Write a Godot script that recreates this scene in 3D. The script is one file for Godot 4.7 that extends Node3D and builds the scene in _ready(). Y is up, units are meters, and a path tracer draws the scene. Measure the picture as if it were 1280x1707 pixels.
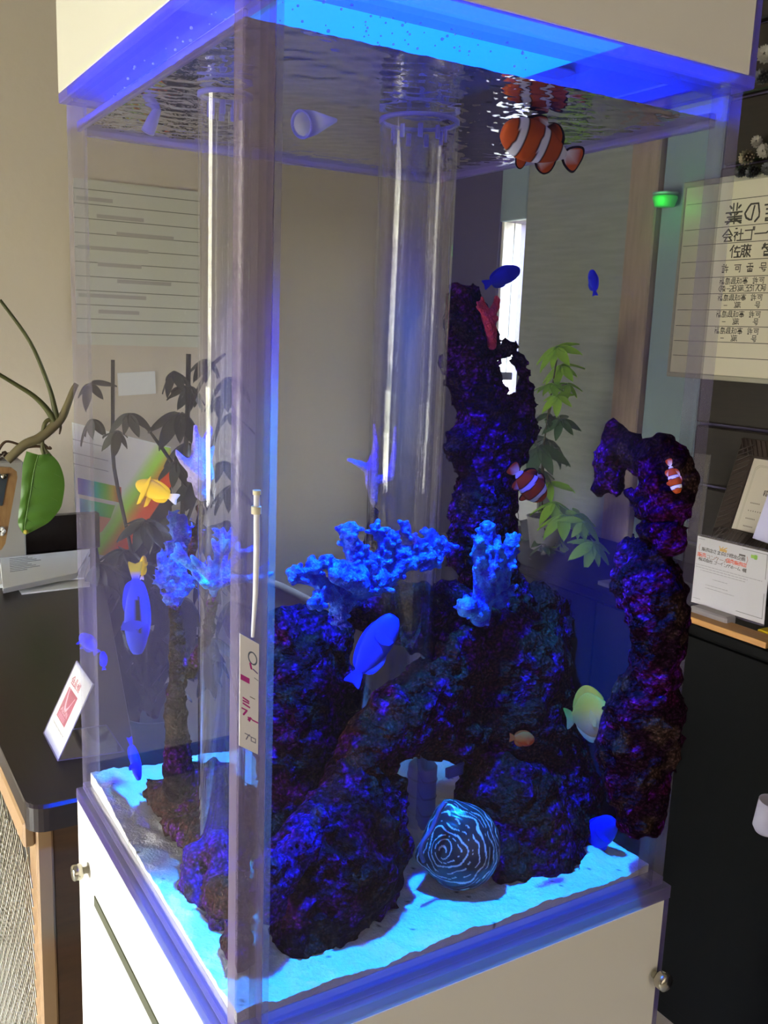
extends Node3D
# A square acrylic column aquarium in an office lobby. Units are metres, y is up.
# The tank's near bottom corner is the x = 0, z = 0 edge; its front face runs along +x, its left face along -z.

const CAM := Vector3(-0.238, 1.3876, 0.569)
const FOCAL := 1571.47            # in pixels of the 1280 x 1707 frame
var cam_basis := Basis(Vector3(0.85514, 0.03734, 0.51706), Vector3(0.06580, 0.98152, -0.17970), Vector3(-0.51421, 0.18769, 0.83687))
const TANK := 0.45                # outer side of the tank
const BASE := 0.85                # top of the cabinet
const RIM := 1.598                # underside of the hood
const SURFACE := 1.574            # water level
const SAND := 0.878

var M := {}
var leaf_meshes := {}

# ------------------------------------------------------------------ placing
func ray(x: float, y: float) -> Vector3:
	return cam_basis * Vector3((x - 640.0) / FOCAL, -(y - 853.5) / FOCAL, -1.0)

func on_z(x: float, y: float, z: float) -> Vector3:
	var d := ray(x, y)
	return CAM + d * ((z - CAM.z) / d.z)

func on_x(x: float, y: float, at: float) -> Vector3:
	var d := ray(x, y)
	return CAM + d * ((at - CAM.x) / d.x)

func on_y(x: float, y: float, at: float) -> Vector3:
	var d := ray(x, y)
	return CAM + d * ((at - CAM.y) / d.y)

func pixel_at(p: Vector3) -> float:        # metres per pixel of the frame at that point
	return absf((p - CAM).dot(cam_basis.z)) / FOCAL

# ------------------------------------------------------------------ nodes
func thing(called: String, label: String, category: String, at := Vector3.ZERO, group := "") -> Node3D:
	var o := Node3D.new()
	o.name = called
	o.position = at
	add_child(o, true)
	tag(o, label, category, group)
	return o

func tag(o: Node3D, label: String, category := "", group := "", kind := "") -> Node3D:
	if label: o.set_meta("label", label)
	if category: o.set_meta("category", category)
	if group: o.set_meta("group", group)
	if kind: o.set_meta("kind", kind)
	return o

func put(called: String, mesh: Mesh, mat: Material, parent: Node3D = null, at := Vector3.ZERO) -> MeshInstance3D:
	var o := MeshInstance3D.new()
	o.name = called
	o.mesh = mesh
	o.material_override = null
	for i in mesh.get_surface_count():
		o.set_surface_override_material(i, mat)
	var under: Node3D = parent if parent else self
	o.position = at - (parent.position if parent and parent.get_parent() == self and not parent is MeshInstance3D else Vector3.ZERO)
	under.add_child(o, true)
	return o

func struct(called: String, mesh: Mesh, mat: Material) -> MeshInstance3D:
	var o := put(called, mesh, mat)
	o.set_meta("kind", "structure")
	return o

# ------------------------------------------------------------------ materials
func mat(c: Color, rough := 0.6, metal := 0.0) -> StandardMaterial3D:
	var m := StandardMaterial3D.new()
	m.albedo_color = c
	m.roughness = rough
	m.metallic = metal
	return m

func pane_mat(c: Color, alpha: float) -> StandardMaterial3D:
	var m := mat(Color(c.r, c.g, c.b, alpha), 0.03)
	m.transparency = BaseMaterial3D.TRANSPARENCY_ALPHA
	return m

func frosted(c: Color, alpha: float, rough := 0.5) -> StandardMaterial3D:
	var m := mat(Color(c.r, c.g, c.b, alpha), rough)
	m.transparency = BaseMaterial3D.TRANSPARENCY_ALPHA
	m.backlight_enabled = true
	m.backlight = Color(0.8, 0.8, 0.8)
	return m

func noise_tex(seed_: int, freq: float, size := 256, normal := false, lo := Color.BLACK, hi := Color.WHITE, type := FastNoiseLite.TYPE_SIMPLEX_SMOOTH, octaves := 4) -> Texture2D:
	var n := FastNoiseLite.new()
	n.seed = seed_
	n.noise_type = type
	n.frequency = freq
	n.fractal_octaves = octaves
	var t := NoiseTexture2D.new()
	t.noise = n
	t.width = size
	t.height = size
	t.seamless = true
	if normal:
		t.as_normal_map = true
	else:
		var g := Gradient.new()
		g.set_color(0, lo)
		g.set_color(1, hi)
		t.color_ramp = g
	return t

func bumpy(m: StandardMaterial3D, seed_: int, freq: float, cm: float, scale: float, type := FastNoiseLite.TYPE_SIMPLEX_SMOOTH) -> StandardMaterial3D:
	m.heightmap_enabled = true
	m.heightmap_texture = noise_tex(seed_, freq, 256, false, Color.BLACK, Color.WHITE, type)
	m.heightmap_scale = cm
	m.uv1_triplanar = true
	m.uv1_scale = Vector3.ONE * scale
	return m

func grained(c1: Color, c2: Color, seed_: int, scale: Vector3, rough := 0.5) -> StandardMaterial3D:
	var m := mat(Color.WHITE, rough)
	m.albedo_texture = noise_tex(seed_, 0.03, 256, false, c1, c2)
	m.uv1_triplanar = true
	m.uv1_scale = scale
	return m

func make_materials() -> void:
	M.plaster = bumpy(mat(Color(0.80, 0.75, 0.68), 0.9), 3, 0.03, 0.05, 3.0)
	M.dark_panel = mat(Color(0.30, 0.27, 0.40), 0.6)
	M.ceiling = mat(Color(0.62, 0.60, 0.57), 0.9)
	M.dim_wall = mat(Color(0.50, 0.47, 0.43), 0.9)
	M.floor = grained(Color(0.72, 0.66, 0.55), Color(0.80, 0.74, 0.62), 5, Vector3(2, 2, 2), 0.5)
	M.dark_trim = mat(Color(0.17, 0.13, 0.15), 0.5)
	M.teal_panel = grained(Color(0.57, 0.60, 0.57), Color(0.63, 0.66, 0.63), 6, Vector3(0.6, 8, 0.6), 0.6)
	M.slate_panel = mat(Color(0.57, 0.66, 0.70), 0.5)
	M.wood_trim = grained(Color(0.62, 0.54, 0.47), Color(0.70, 0.62, 0.54), 7, Vector3(6, 0.6, 6), 0.5)
	M.slat = grained(Color(0.105, 0.075, 0.065), Color(0.14, 0.10, 0.085), 8, Vector3(1, 12, 1), 0.55)
	M.black = mat(Color(0.028, 0.026, 0.028), 0.6)
	M.black.metallic_specular = 0.25
	M.table = grained(Color(0.135, 0.096, 0.083), Color(0.165, 0.118, 0.10), 9, Vector3(12, 4, 1.2), 0.35)
	M.table_side = grained(Color(0.30, 0.19, 0.10), Color(0.38, 0.25, 0.14), 10, Vector3(1, 6, 8), 0.4)
	M.table_edge = mat(Color(0.60, 0.47, 0.33), 0.5)
	M.wire = mat(Color(0.62, 0.58, 0.50), 0.5)
	M.white = mat(Color(0.93, 0.92, 0.88), 0.25)
	M.paper = mat(Color(0.88, 0.88, 0.88), 0.8)
	M.clear = pane_mat(Color(0.6, 0.6, 0.65), 0.04)
	M.glass = pane_mat(Color(0.24, 0.24, 0.42), 0.13)  # bluish tint stands in for haze in the water
	M.glass.metallic_specular = 0.28
	M.front_glass = pane_mat(Color(0.17, 0.17, 0.26), 0.20)  # darker tint stands in for the water's dimming of what lies behind
	M.front_glass.metallic_specular = 0.28
	M.side_glass = pane_mat(Color(0.26, 0.26, 0.36), 0.035)
	M.side_glass.metallic_specular = 0.22
	M.edge = frosted(Color(0.40, 0.32, 0.66), 0.42)  # clear acrylic, with the lamp's blue glow put into its colour
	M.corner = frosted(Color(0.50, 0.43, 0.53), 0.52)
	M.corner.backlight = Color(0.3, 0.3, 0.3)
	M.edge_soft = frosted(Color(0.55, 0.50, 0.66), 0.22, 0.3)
	M.pipe = pane_mat(Color(0.35, 0.35, 0.4), 0.02)
	M.pipe.roughness = 0.0
	M.pipe.metallic_specular = 0.2
	M.pipe_outer = M.pipe.duplicate()
	M.pipe_outer.metallic_specular = 0.6
	M.chrome = mat(Color(0.78, 0.76, 0.70), 0.2, 1.0)
	M.groove = mat(Color(0.28, 0.28, 0.20), 0.7)
	M.sand = bumpy(mat(Color.WHITE, 0.95), 11, 0.06, 0.10, 16.0)
	M.sand.vertex_color_use_as_albedo = true
	M.rock = bumpy(mat(Color.WHITE, 0.62), 12, 0.035, 0.9, 14.0, FastNoiseLite.TYPE_CELLULAR)
	M.rock.vertex_color_use_as_albedo = true
	M.rock.metallic_specular = 0.12
	M.rock.roughness = 0.8
	var flecks := noise_tex(14, 0.075, 256, false, Color.WHITE, Color(0.45, 0.45, 0.45), FastNoiseLite.TYPE_CELLULAR, 1) as NoiseTexture2D  # brighter flecks, part coralline, part painted glints
	flecks.color_ramp.add_point(0.16, Color(0.95, 0.95, 0.95))
	flecks.color_ramp.add_point(0.34, Color(0.55, 0.55, 0.55))
	M.rock.albedo_texture = flecks
	M.coral = bumpy(mat(Color.WHITE, 0.55), 13, 0.05, 0.30, 30.0, FastNoiseLite.TYPE_CELLULAR)
	M.coral.vertex_color_use_as_albedo = true
	M.coral.backlight_enabled = true
	M.coral.backlight = Color(0.15, 0.15, 0.15)
	M.fish = mat(Color.WHITE, 0.5)
	M.fish.metallic_specular = 0.25
	M.fish.vertex_color_use_as_albedo = true
	M.shell = mat(Color.WHITE, 0.3)
	M.shell.vertex_color_use_as_albedo = true
	M.eye = mat(Color(0.01, 0.01, 0.012), 0.1)
	M.leaf_dark = mat(Color(0.10, 0.12, 0.108), 0.5)
	M.leaf_green = mat(Color(0.62, 0.82, 0.22), 0.35)
	M.leaf_green.backlight_enabled = true
	M.leaf_green.backlight = Color(0.5, 0.7, 0.25)
	M.leaf_deep = mat(Color(0.22, 0.36, 0.22), 0.35)
	M.stem = mat(Color(0.30, 0.30, 0.17), 0.6)
	M.nozzle = frosted(Color(0.22, 0.16, 0.95), 0.55, 0.25)  # clear plastic, with the blue light on it put into its colour
	var w := mat(Color(0.86, 0.86, 0.86, 0.99), 0.02, 1.0)
	w.albedo_texture = noise_tex(21, 0.02, 64, false, Color(0.93, 0.93, 0.93), Color(1, 1, 1))
	w.transparency = BaseMaterial3D.TRANSPARENCY_ALPHA
	M.water = w

# ------------------------------------------------------------------ mesh pieces
func start() -> SurfaceTool:
	var st := SurfaceTool.new()
	st.begin(Mesh.PRIMITIVE_TRIANGLES)
	return st

func done(st: SurfaceTool) -> ArrayMesh:
	st.generate_normals()
	return st.commit()

func tri(st: SurfaceTool, a: Vector3, b: Vector3, c: Vector3, out: Vector3) -> void:
	st.add_vertex(a)
	if (b - a).cross(c - a).dot(out) > 0.0:
		st.add_vertex(c)
		st.add_vertex(b)
	else:
		st.add_vertex(b)
		st.add_vertex(c)

func quad(st: SurfaceTool, a: Vector3, b: Vector3, c: Vector3, d: Vector3, out: Vector3) -> void:
	tri(st, a, b, c, out)
	tri(st, a, c, d, out)

# a box with chamfered edges between two corners, in the axes of `b` about `o`
func box(st: SurfaceTool, lo: Vector3, hi: Vector3, ch := 0.0, b := Basis.IDENTITY, o := Vector3.ZERO) -> void:
	st.set_smooth_group(-1)
	var c := (lo + hi) * 0.5
	var h := (hi - lo).abs() * 0.5
	ch = minf(ch, minf(h.x, minf(h.y, h.z)) * 0.9)
	var k := [Vector3(1, 0, 0), Vector3(0, 1, 0), Vector3(0, 0, 1)]
	var at := func(sx: float, sy: float, sz: float, full: int) -> Vector3:
		var v := Vector3(sx * (h.x - ch), sy * (h.y - ch), sz * (h.z - ch))
		v[full] += ch * [sx, sy, sz][full]
		return o + b * (c + v)
	for ax in 3:
		var u := (ax + 1) % 3
		var w := (ax + 2) % 3
		for s in [-1.0, 1.0]:
			var q := []
			for e in [[-1, -1], [1, -1], [1, 1], [-1, 1]]:
				var sg := [0.0, 0.0, 0.0]
				sg[ax] = s
				sg[u] = float(e[0])
				sg[w] = float(e[1])
				q.append(at.call(sg[0], sg[1], sg[2], ax))
			quad(st, q[0], q[1], q[2], q[3], b * (k[ax] * s))
	if ch <= 0.0:
		return
	for ax in 3:                       # the chamfers along each axis, then the corners
		var u := (ax + 1) % 3
		var w := (ax + 2) % 3
		for su in [-1.0, 1.0]:
			for sw in [-1.0, 1.0]:
				var q := []
				for e in [[-1.0, u], [1.0, u], [1.0, w], [-1.0, w]]:
					var sg := [0.0, 0.0, 0.0]
					sg[ax] = e[0]
					sg[u] = su
					sg[w] = sw
					q.append(at.call(sg[0], sg[1], sg[2], e[1]))
				quad(st, q[0], q[1], q[2], q[3], b * (k[u] * su + k[w] * sw))
	for sx in [-1.0, 1.0]:
		for sy in [-1.0, 1.0]:
			for sz in [-1.0, 1.0]:
				tri(st, at.call(sx, sy, sz, 0), at.call(sx, sy, sz, 1), at.call(sx, sy, sz, 2), b * Vector3(sx, sy, sz))

func box_mesh(lo: Vector3, hi: Vector3, ch := 0.0) -> ArrayMesh:
	var st := start()
	box(st, lo, hi, ch)
	return done(st)

# a slab on three corners: top left, bottom left, bottom right; its printed face carries UVs
func slab(tl: Vector3, bl: Vector3, br: Vector3, thick: float, printed_only := false) -> ArrayMesh:
	var st := start()
	var tr := tl + br - bl
	var n := (br - bl).cross(tl - bl).normalized()
	st.set_smooth_group(-1)
	var p := [tl, tr, br, bl]
	var uv := [Vector2(0, 0), Vector2(1, 0), Vector2(1, 1), Vector2(0, 1)]
	for i in [0, 1, 2, 0, 2, 3]:       # clockwise seen from the front
		st.set_uv(uv[i])
		st.add_vertex(p[i])
	st.set_uv(Vector2(0.01, 0.01))
	if not printed_only:
		var k := -n * thick
		quad(st, tl + k, tr + k, br + k, bl + k, -n)
		var mid := (tl + br) * 0.5
		for i in 4:
			var a: Vector3 = p[i]
			var c: Vector3 = p[(i + 1) % 4]
			quad(st, a, c, c + k, a + k, (a + c) * 0.5 - mid)
	return done(st)

func tube(st: SurfaceTool, pts: Array, radii: Array, seg := 10, caps := true) -> void:
	st.set_smooth_group(0)
	var rings := []
	var side := Vector3.ZERO
	for i in pts.size():
		var a: Vector3 = pts[maxi(i - 1, 0)]
		var b: Vector3 = pts[mini(i + 1, pts.size() - 1)]
		var t := (b - a).normalized()
		if side == Vector3.ZERO:
			side = t.cross(Vector3.UP if absf(t.y) < 0.9 else Vector3.RIGHT).normalized()
		side = (side - t * side.dot(t)).normalized()
		var up := side.cross(t)
		var ring := []
		for j in seg:
			var an := TAU * j / seg
			ring.append(pts[i] + (side * cos(an) + up * sin(an)) * float(radii[mini(i, radii.size() - 1)]))
		rings.append(ring)
	for i in pts.size() - 1:
		for j in seg:
			var k := (j + 1) % seg
			var out: Vector3 = rings[i][j] + rings[i][k] - pts[i] * 2.0
			if out.length() < 1e-7:
				out = rings[i + 1][j] + rings[i + 1][k] - pts[i + 1] * 2.0
			quad(st, rings[i][j], rings[i][k], rings[i + 1][k], rings[i + 1][j], out)
	if caps:
		st.set_smooth_group(1)
		for e in [0, pts.size() - 1]:
			var dir: Vector3 = (pts[0] - pts[1]) if e == 0 else (pts[e] - pts[e - 1])
			for j in seg:
				tri(st, pts[e], rings[e][j], rings[e][(j + 1) % seg], dir)

# a profile of (radius, height) turned about the y axis
func lathe(st: SurfaceTool, prof: Array, o := Vector3.ZERO, seg := 32, b := Basis.IDENTITY, hollow := false) -> void:
	st.set_smooth_group(0)
	for i in prof.size() - 1:
		var p: Vector2 = prof[i]
		var q: Vector2 = prof[i + 1]
		var nr := Vector2(q.y - p.y, p.x - q.x)
		for j in seg:
			var a := TAU * j / seg
			var c := TAU * (j + 1) / seg
			var da := Vector3(cos(a), 0, sin(a))
			var dc := Vector3(cos(c), 0, sin(c))
			var out := (da + dc) * 0.5 * nr.x + Vector3.UP * nr.y
			quad(st, o + b * (da * p.x + Vector3.UP * p.y), o + b * (dc * p.x + Vector3.UP * p.y), o + b * (dc * q.x + Vector3.UP * q.y), o + b * (da * q.x + Vector3.UP * q.y), b * out)

func smooth_curve(pts: Array, per := 6) -> Array:
	var out := []
	for i in pts.size() - 1:
		var p0: Vector3 = pts[maxi(i - 1, 0)]
		var p1: Vector3 = pts[i]
		var p2: Vector3 = pts[i + 1]
		var p3: Vector3 = pts[mini(i + 2, pts.size() - 1)]
		for s in per:
			out.append(p1.cubic_interpolate(p2, p0, p3, float(s) / per))
	out.append(pts[-1])
	return out

# ------------------------------------------------------------------ rounded bodies: smooth union of tapered capsules, meshed as surface nets
# prims: [a, b, ra, rb]; tint(p, noise) gives the body's colour
func blend_mesh(prims: Array, h: float, amp: float, freq: float, k: float, seed_: int, tint: Callable, kind := FastNoiseLite.TYPE_SIMPLEX_SMOOTH) -> ArrayMesh:
	var noise := FastNoiseLite.new()
	noise.seed = seed_
	noise.noise_type = kind
	noise.frequency = freq
	noise.fractal_octaves = 3
	var lo := Vector3.ONE * 1e9
	var hi := -lo
	for p in prims:
		var r: float = maxf(p[2], p[3]) + amp * 1.6 + h * 2.5
		for e in 2:
			lo = lo.min(p[e] - Vector3.ONE * r)
			hi = hi.max(p[e] + Vector3.ONE * r)
	var nx := int((hi.x - lo.x) / h) + 2
	var ny := int((hi.y - lo.y) / h) + 2
	var nz := int((hi.z - lo.z) / h) + 2
	var sy := nx
	var sz := nx * ny
	var f := PackedFloat32Array()
	f.resize(nx * ny * nz)
	f.fill(1.0)
	for p in prims:
		var a: Vector3 = p[0]
		var b: Vector3 = p[1]
		var ra: float = p[2]
		var rb: float = p[3]
		var ab := b - a
		var inv := 1.0 / maxf(ab.length_squared(), 1e-12)
		var m := Vector3.ONE * (maxf(ra, rb) + k + amp * 1.6 + h * 2.0)
		var c0 := ((a.min(b) - m - lo) / h).floor().max(Vector3.ZERO)
		var c1 := ((a.max(b) + m - lo) / h).ceil().min(Vector3(nx - 1, ny - 1, nz - 1))
		for z in range(int(c0.z), int(c1.z) + 1):
			for y in range(int(c0.y), int(c1.y) + 1):
				var row := z * sz + y * sy
				for x in range(int(c0.x), int(c1.x) + 1):
					var q := lo + Vector3(x, y, z) * h - a
					var t := clampf(q.dot(ab) * inv, 0.0, 1.0)
					var d := (q - ab * t).length() - ra - (rb - ra) * t
					var e := f[row + x]
					var o := k - absf(e - d)
					f[row + x] = minf(e, d) - (o * o / k * 0.25 if o > 0.0 else 0.0)
	var near := amp * 1.7 + h * 2.5
	for z in nz:
		for y in ny:
			var row := z * sz + y * sy
			for x in nx:
				var e := f[row + x]
				if absf(e) < near:
					f[row + x] = e - amp * noise.get_noise_3dv(lo + Vector3(x, y, z) * h)
	var ids := PackedInt32Array()
	ids.resize(f.size())
	ids.fill(-1)
	var verts := PackedVector3Array()
	var ends := [[0, 1, 0, 0, 0, 1, 0, 0], [0, sy, 0, 0, 0, 0, 1, 0], [0, sz, 0, 0, 0, 0, 0, 1]]
	var corner := [Vector3(0, 0, 0), Vector3(1, 0, 0), Vector3(0, 1, 0), Vector3(1, 1, 0), Vector3(0, 0, 1), Vector3(1, 0, 1), Vector3(0, 1, 1), Vector3(1, 1, 1)]
	var off := [0, 1, sy, sy + 1, sz, sz + 1, sz + sy, sz + sy + 1]
	var edges := [[0, 1], [2, 3], [4, 5], [6, 7], [0, 2], [1, 3], [4, 6], [5, 7], [0, 4], [1, 5], [2, 6], [3, 7]]
	for z in nz - 1:
		for y in ny - 1:
			var row := z * sz + y * sy
			for x in nx - 1:
				var i := row + x
				if absf(f[i]) > h * 3.0:
					continue
				var inside := 0
				for c in 8:
					if f[i + off[c]] < 0.0:
						inside += 1
				if inside == 0 or inside == 8:
					continue
				var sum := Vector3.ZERO
				var n := 0
				for e in edges:
					var u := f[i + off[e[0]]]
					var v := f[i + off[e[1]]]
					if (u < 0.0) != (v < 0.0):
						sum += corner[e[0]].lerp(corner[e[1]], u / (u - v))
						n += 1
				ids[i] = verts.size()
				verts.append(lo + (Vector3(x, y, z) + sum / n) * h)
	var index := PackedInt32Array()
	for z in range(1, nz - 1):
		for y in range(1, ny - 1):
			var row := z * sz + y * sy
			for x in range(1, nx - 1):
				var i := row + x
				var u := f[i]
				if absf(u) > h * 3.0:
					continue
				for ax in 3:
					var v := f[i + [1, sy, sz][ax]]
					if (u < 0.0) == (v < 0.0):
						continue
					var d1: int = [sy, sz, 1][ax]
					var d2: int = [sz, 1, sy][ax]
					var a := ids[i]
					var b := ids[i - d1]
					var c := ids[i - d1 - d2]
					var d := ids[i - d2]
					if a < 0 or b < 0 or c < 0 or d < 0:
						continue
					if u < 0.0:
						index.append_array([a, c, b, a, d, c])
					else:
						index.append_array([a, b, c, a, c, d])
	return net(verts, index, tint, noise)

func net(verts: PackedVector3Array, index: PackedInt32Array, tint: Callable, noise: FastNoiseLite) -> ArrayMesh:
	var normals := PackedVector3Array()
	normals.resize(verts.size())
	for t in range(0, index.size(), 3):
		var a := verts[index[t]]
		var n := (verts[index[t + 2]] - a).cross(verts[index[t + 1]] - a)
		for e in 3:
			normals[index[t + e]] += n
	var colors := PackedColorArray()
	colors.resize(verts.size())
	for i in verts.size():
		normals[i] = normals[i].normalized()
		colors[i] = tint.call(verts[i], noise)
	var arr := []
	arr.resize(Mesh.ARRAY_MAX)
	arr[Mesh.ARRAY_VERTEX] = verts
	arr[Mesh.ARRAY_NORMAL] = normals
	arr[Mesh.ARRAY_COLOR] = colors
	arr[Mesh.ARRAY_INDEX] = index
	var m := ArrayMesh.new()
	m.add_surface_from_arrays(Mesh.PRIMITIVE_TRIANGLES, arr)
	return m

# blobs given as pixels of the frame at a depth: "x y r, x y r ..." is one chain; z runs from za to zb along it
func chain(text: String, za: float, zb: float, across := "z") -> Array:
	var out := []
	var nodes := []
	var bits := text.split(",")
	for i in bits.size():
		var v := bits[i].strip_edges().split_floats(" ")
		var depth := lerpf(za, zb, float(i) / maxi(bits.size() - 1, 1))
		var p := on_z(v[0], v[1], depth) if across == "z" else (on_x(v[0], v[1], depth) if across == "x" else on_y(v[0], v[1], depth))
		nodes.append([p, v[2] * pixel_at(p)])
	if nodes.size() == 1:
		return [[nodes[0][0], nodes[0][0] + Vector3(0.0005, 0, 0), nodes[0][1], nodes[0][1]]]
	for i in nodes.size() - 1:
		out.append([nodes[i][0], nodes[i + 1][0], nodes[i][1], nodes[i + 1][1]])
	return out

# ------------------------------------------------------------------ camera, light
func _ready() -> void:
	var cam := Camera3D.new()
	cam.name = "camera"
	cam.transform = Transform3D(cam_basis.orthonormalized(), CAM)
	cam.fov = rad_to_deg(2.0 * atan(853.5 / FOCAL))
	cam.near = 0.02
	cam.far = 60.0
	add_child(cam)
	var env := Environment.new()
	env.background_mode = Environment.BG_SKY
	var sky := Sky.new()
	var sm := ProceduralSkyMaterial.new()
	sm.sky_top_color = Color(0.72, 0.84, 1.0)
	sm.sky_horizon_color = Color(1.0, 1.0, 0.97)
	sm.ground_horizon_color = Color(0.95, 0.95, 0.85)
	sm.ground_bottom_color = Color(0.6, 0.6, 0.52)
	sm.sky_energy_multiplier = 7.0
	sm.ground_energy_multiplier = 5.5
	sky.sky_material = sm
	env.sky = sky
	env.tonemap_mode = Environment.TONE_MAPPER_LINEAR
	env.tonemap_exposure = 1.0
	env.sdfgi_enabled = true
	env.ssao_enabled = true
	env.ssil_enabled = true
	var we := WorldEnvironment.new()
	we.name = "environment"
	we.environment = env
	add_child(we)
	# daylight through the low window in the left wall
	area_light("window_light", Vector3(-2.37, 0.46, -0.55), Vector3(1, 0, 0), Vector2(0.95, 0.74), Color(1.0, 0.975, 0.90), 3.1)
	# unseen fill added behind the camera to lift the front faces
	area_light("front_fill_light", Vector3(-0.4, 1.35, 2.16), Vector3(0, 0, -1), Vector2(2.6, 1.5), Color(1.0, 0.94, 0.86), 1.6)
	# unseen spots added under the water for the hood lamps, then the panel's glow
	spot_light("added_led_light", Vector3(0.150, 1.566, -0.075), Color(0.03, 0.84, 1.0), 1.0, 36.0, 0.010)
	spot_light("added_actinic_light", Vector3(0.150, 1.562, -0.08), Color(0.07, 0.0, 1.0), 2.0, 46.0, 0.04)
	area_light("panel_light", Vector3(0.225, 1.628, -0.22), Vector3.DOWN, Vector2(0.26, 0.33), Color(0.08, 0.10, 1.0), 0.9)
	make_materials()
	build_room()
	build_tank()
	build_reef()
	build_corals()
	build_fish()
	build_fittings()
	build_table_side()
	build_behind()
	build_right_side()

func area_light(called: String, at: Vector3, towards: Vector3, size: Vector2, c: Color, energy: float) -> void:
	var l := AreaLight3D.new()
	l.name = called
	l.area_size = size
	l.light_color = c
	l.light_energy = energy
	l.shadow_enabled = true
	l.area_range = 8.0
	l.area_attenuation = 2.0
	add_child(l, true)
	l.look_at_from_position(at, at + towards, Vector3.UP if absf(towards.y) < 0.9 else Vector3.FORWARD)

func spot_light(called: String, at: Vector3, c: Color, energy: float, angle: float, size: float) -> void:
	var l := SpotLight3D.new()
	l.name = called
	l.position = at
	l.rotation = Vector3(-PI / 2, 0, 0)
	l.light_color = c
	l.light_energy = energy
	l.light_size = size
	l.spot_angle = angle
	l.spot_angle_attenuation = 0.35
	l.spot_range = 8.0
	l.spot_attenuation = 2.0
	l.shadow_enabled = true
	add_child(l, true)

# ------------------------------------------------------------------ room
func build_room() -> void:
	var x0 := -2.4
	var x1 := 1.65
	var z0 := -2.1
	var z1 := 2.2
	struct("floor", box_mesh(Vector3(x0 - 0.1, -0.1, z0 - 0.1), Vector3(x1 + 0.1, 0, z1 + 0.1)), M.floor)
	struct("ceiling", box_mesh(Vector3(x0 - 0.1, 2.55, z0 - 0.1), Vector3(x1 + 0.1, 2.65, z1 + 0.1)), M.ceiling)
	struct("wall_back", box_mesh(Vector3(x0 - 0.1, 0, z0 - 0.1), Vector3(x1 + 0.1, 2.55, z0)), M.plaster)
	struct("wall_front", box_mesh(Vector3(x0 - 0.1, 0, z1), Vector3(x1 + 0.1, 2.55, z1 + 0.1)), M.dim_wall)
	# left wall with the low window that lights the room
	var st := start()
	box(st, Vector3(x0 - 0.1, 0, z0), Vector3(x0, 0.08, z1))
	box(st, Vector3(x0 - 0.1, 1.32, z0), Vector3(x0, 2.55, z1))
	box(st, Vector3(x0 - 0.1, 0.08, z0), Vector3(x0, 1.32, -1.05))
	box(st, Vector3(x0 - 0.1, 0.08, -0.05), Vector3(x0, 1.32, z1))
	struct("wall_left", done(st), M.dim_wall)
	st = start()
	for z in [-1.05, -0.57, -0.09]:
		box(st, Vector3(x0 - 0.08, 0.08, z), Vector3(x0 - 0.02, 1.32, z + 0.04), 0.004)
	for y in [0.08, 1.28]:
		box(st, Vector3(x0 - 0.08, y, -1.05), Vector3(x0 - 0.02, y + 0.04, -0.05), 0.004)
	var w := struct("window_2", done(st), M.white)
	put("pane", box_mesh(Vector3(x0 - 0.053, 0.1, -1.03), Vector3(x0 - 0.048, 1.30, -0.07)), M.clear, w)
	# right wall: dark panel in the corner, a narrow tall window, cupboard fronts, then dark boards
	var wz0 := -1.842
	var wz1 := -1.738
	st = start()
	box(st, Vector3(x1, 0, z0), Vector3(x1 + 0.1, 2.55, wz0))
	box(st, Vector3(x1, 0, wz1), Vector3(x1 + 0.1, 2.55, z1))
	box(st, Vector3(x1, 0, wz0), Vector3(x1 + 0.1, 0.75, wz1))
	box(st, Vector3(x1, 1.735, wz0), Vector3(x1 + 0.1, 2.55, wz1))
	var wr := struct("wall_right", done(st), M.dark_panel)
	put("panel", box_mesh(Vector3(x1 - 0.02, 0, z0), Vector3(x1, 2.55, wz0 - 0.01), 0.003), M.dark_panel, wr)
	put("panel", box_mesh(Vector3(x1 - 0.02, 0, wz1 + 0.012), Vector3(x1, 2.55, -1.30), 0.003), M.teal_panel, wr)
	put("panel", box_mesh(Vector3(x1 - 0.02, 0, -1.195), Vector3(x1, 2.55, -1.02), 0.003), M.slate_panel, wr)
	put("panel", box_mesh(Vector3(x1 - 0.02, 1.735, wz0 - 0.01), Vector3(x1, 2.55, wz1 + 0.01), 0.003), M.slate_panel, wr)
	struct("trim_1", box_mesh(Vector3(x1 - 0.035, 0, -1.298), Vector3(x1, 2.55, -1.20), 0.004), M.wood_trim)
	var y := 0.0
	var i := 0
	while y < 2.5:                     # the dark boards, each with its own depth
		var top := minf(y + 0.142, 2.55)
		var dx := 0.020 + 0.004 * float((i * 7) % 3)
		put("plank", box_mesh(Vector3(x1 - dx, y, -1.015), Vector3(x1 + 0.0, top, 1.2), 0.004), M.slat, wr)
		y += 0.150
		i += 1
	st = start()
	box(st, Vector3(x1 - 0.01, 0.75, wz0 - 0.012), Vector3(x1 + 0.06, 1.75, wz0), 0.002)
	box(st, Vector3(x1 - 0.01, 0.75, wz1), Vector3(x1 + 0.06, 1.75, wz1 + 0.012), 0.002)
	box(st, Vector3(x1 - 0.01, 1.735, wz0), Vector3(x1 + 0.06, 1.75, wz1), 0.002)
	var win := struct("window_1", done(st), M.white)
	put("pane", box_mesh(Vector3(x1 + 0.03, 0.75, wz0), Vector3(x1 + 0.035, 1.735, wz1)), M.clear, win)
	struct("baseboard_back", box_mesh(Vector3(x0, 0, z0), Vector3(x1, 0.095, z0 + 0.012), 0.003), M.dark_trim)

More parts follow.
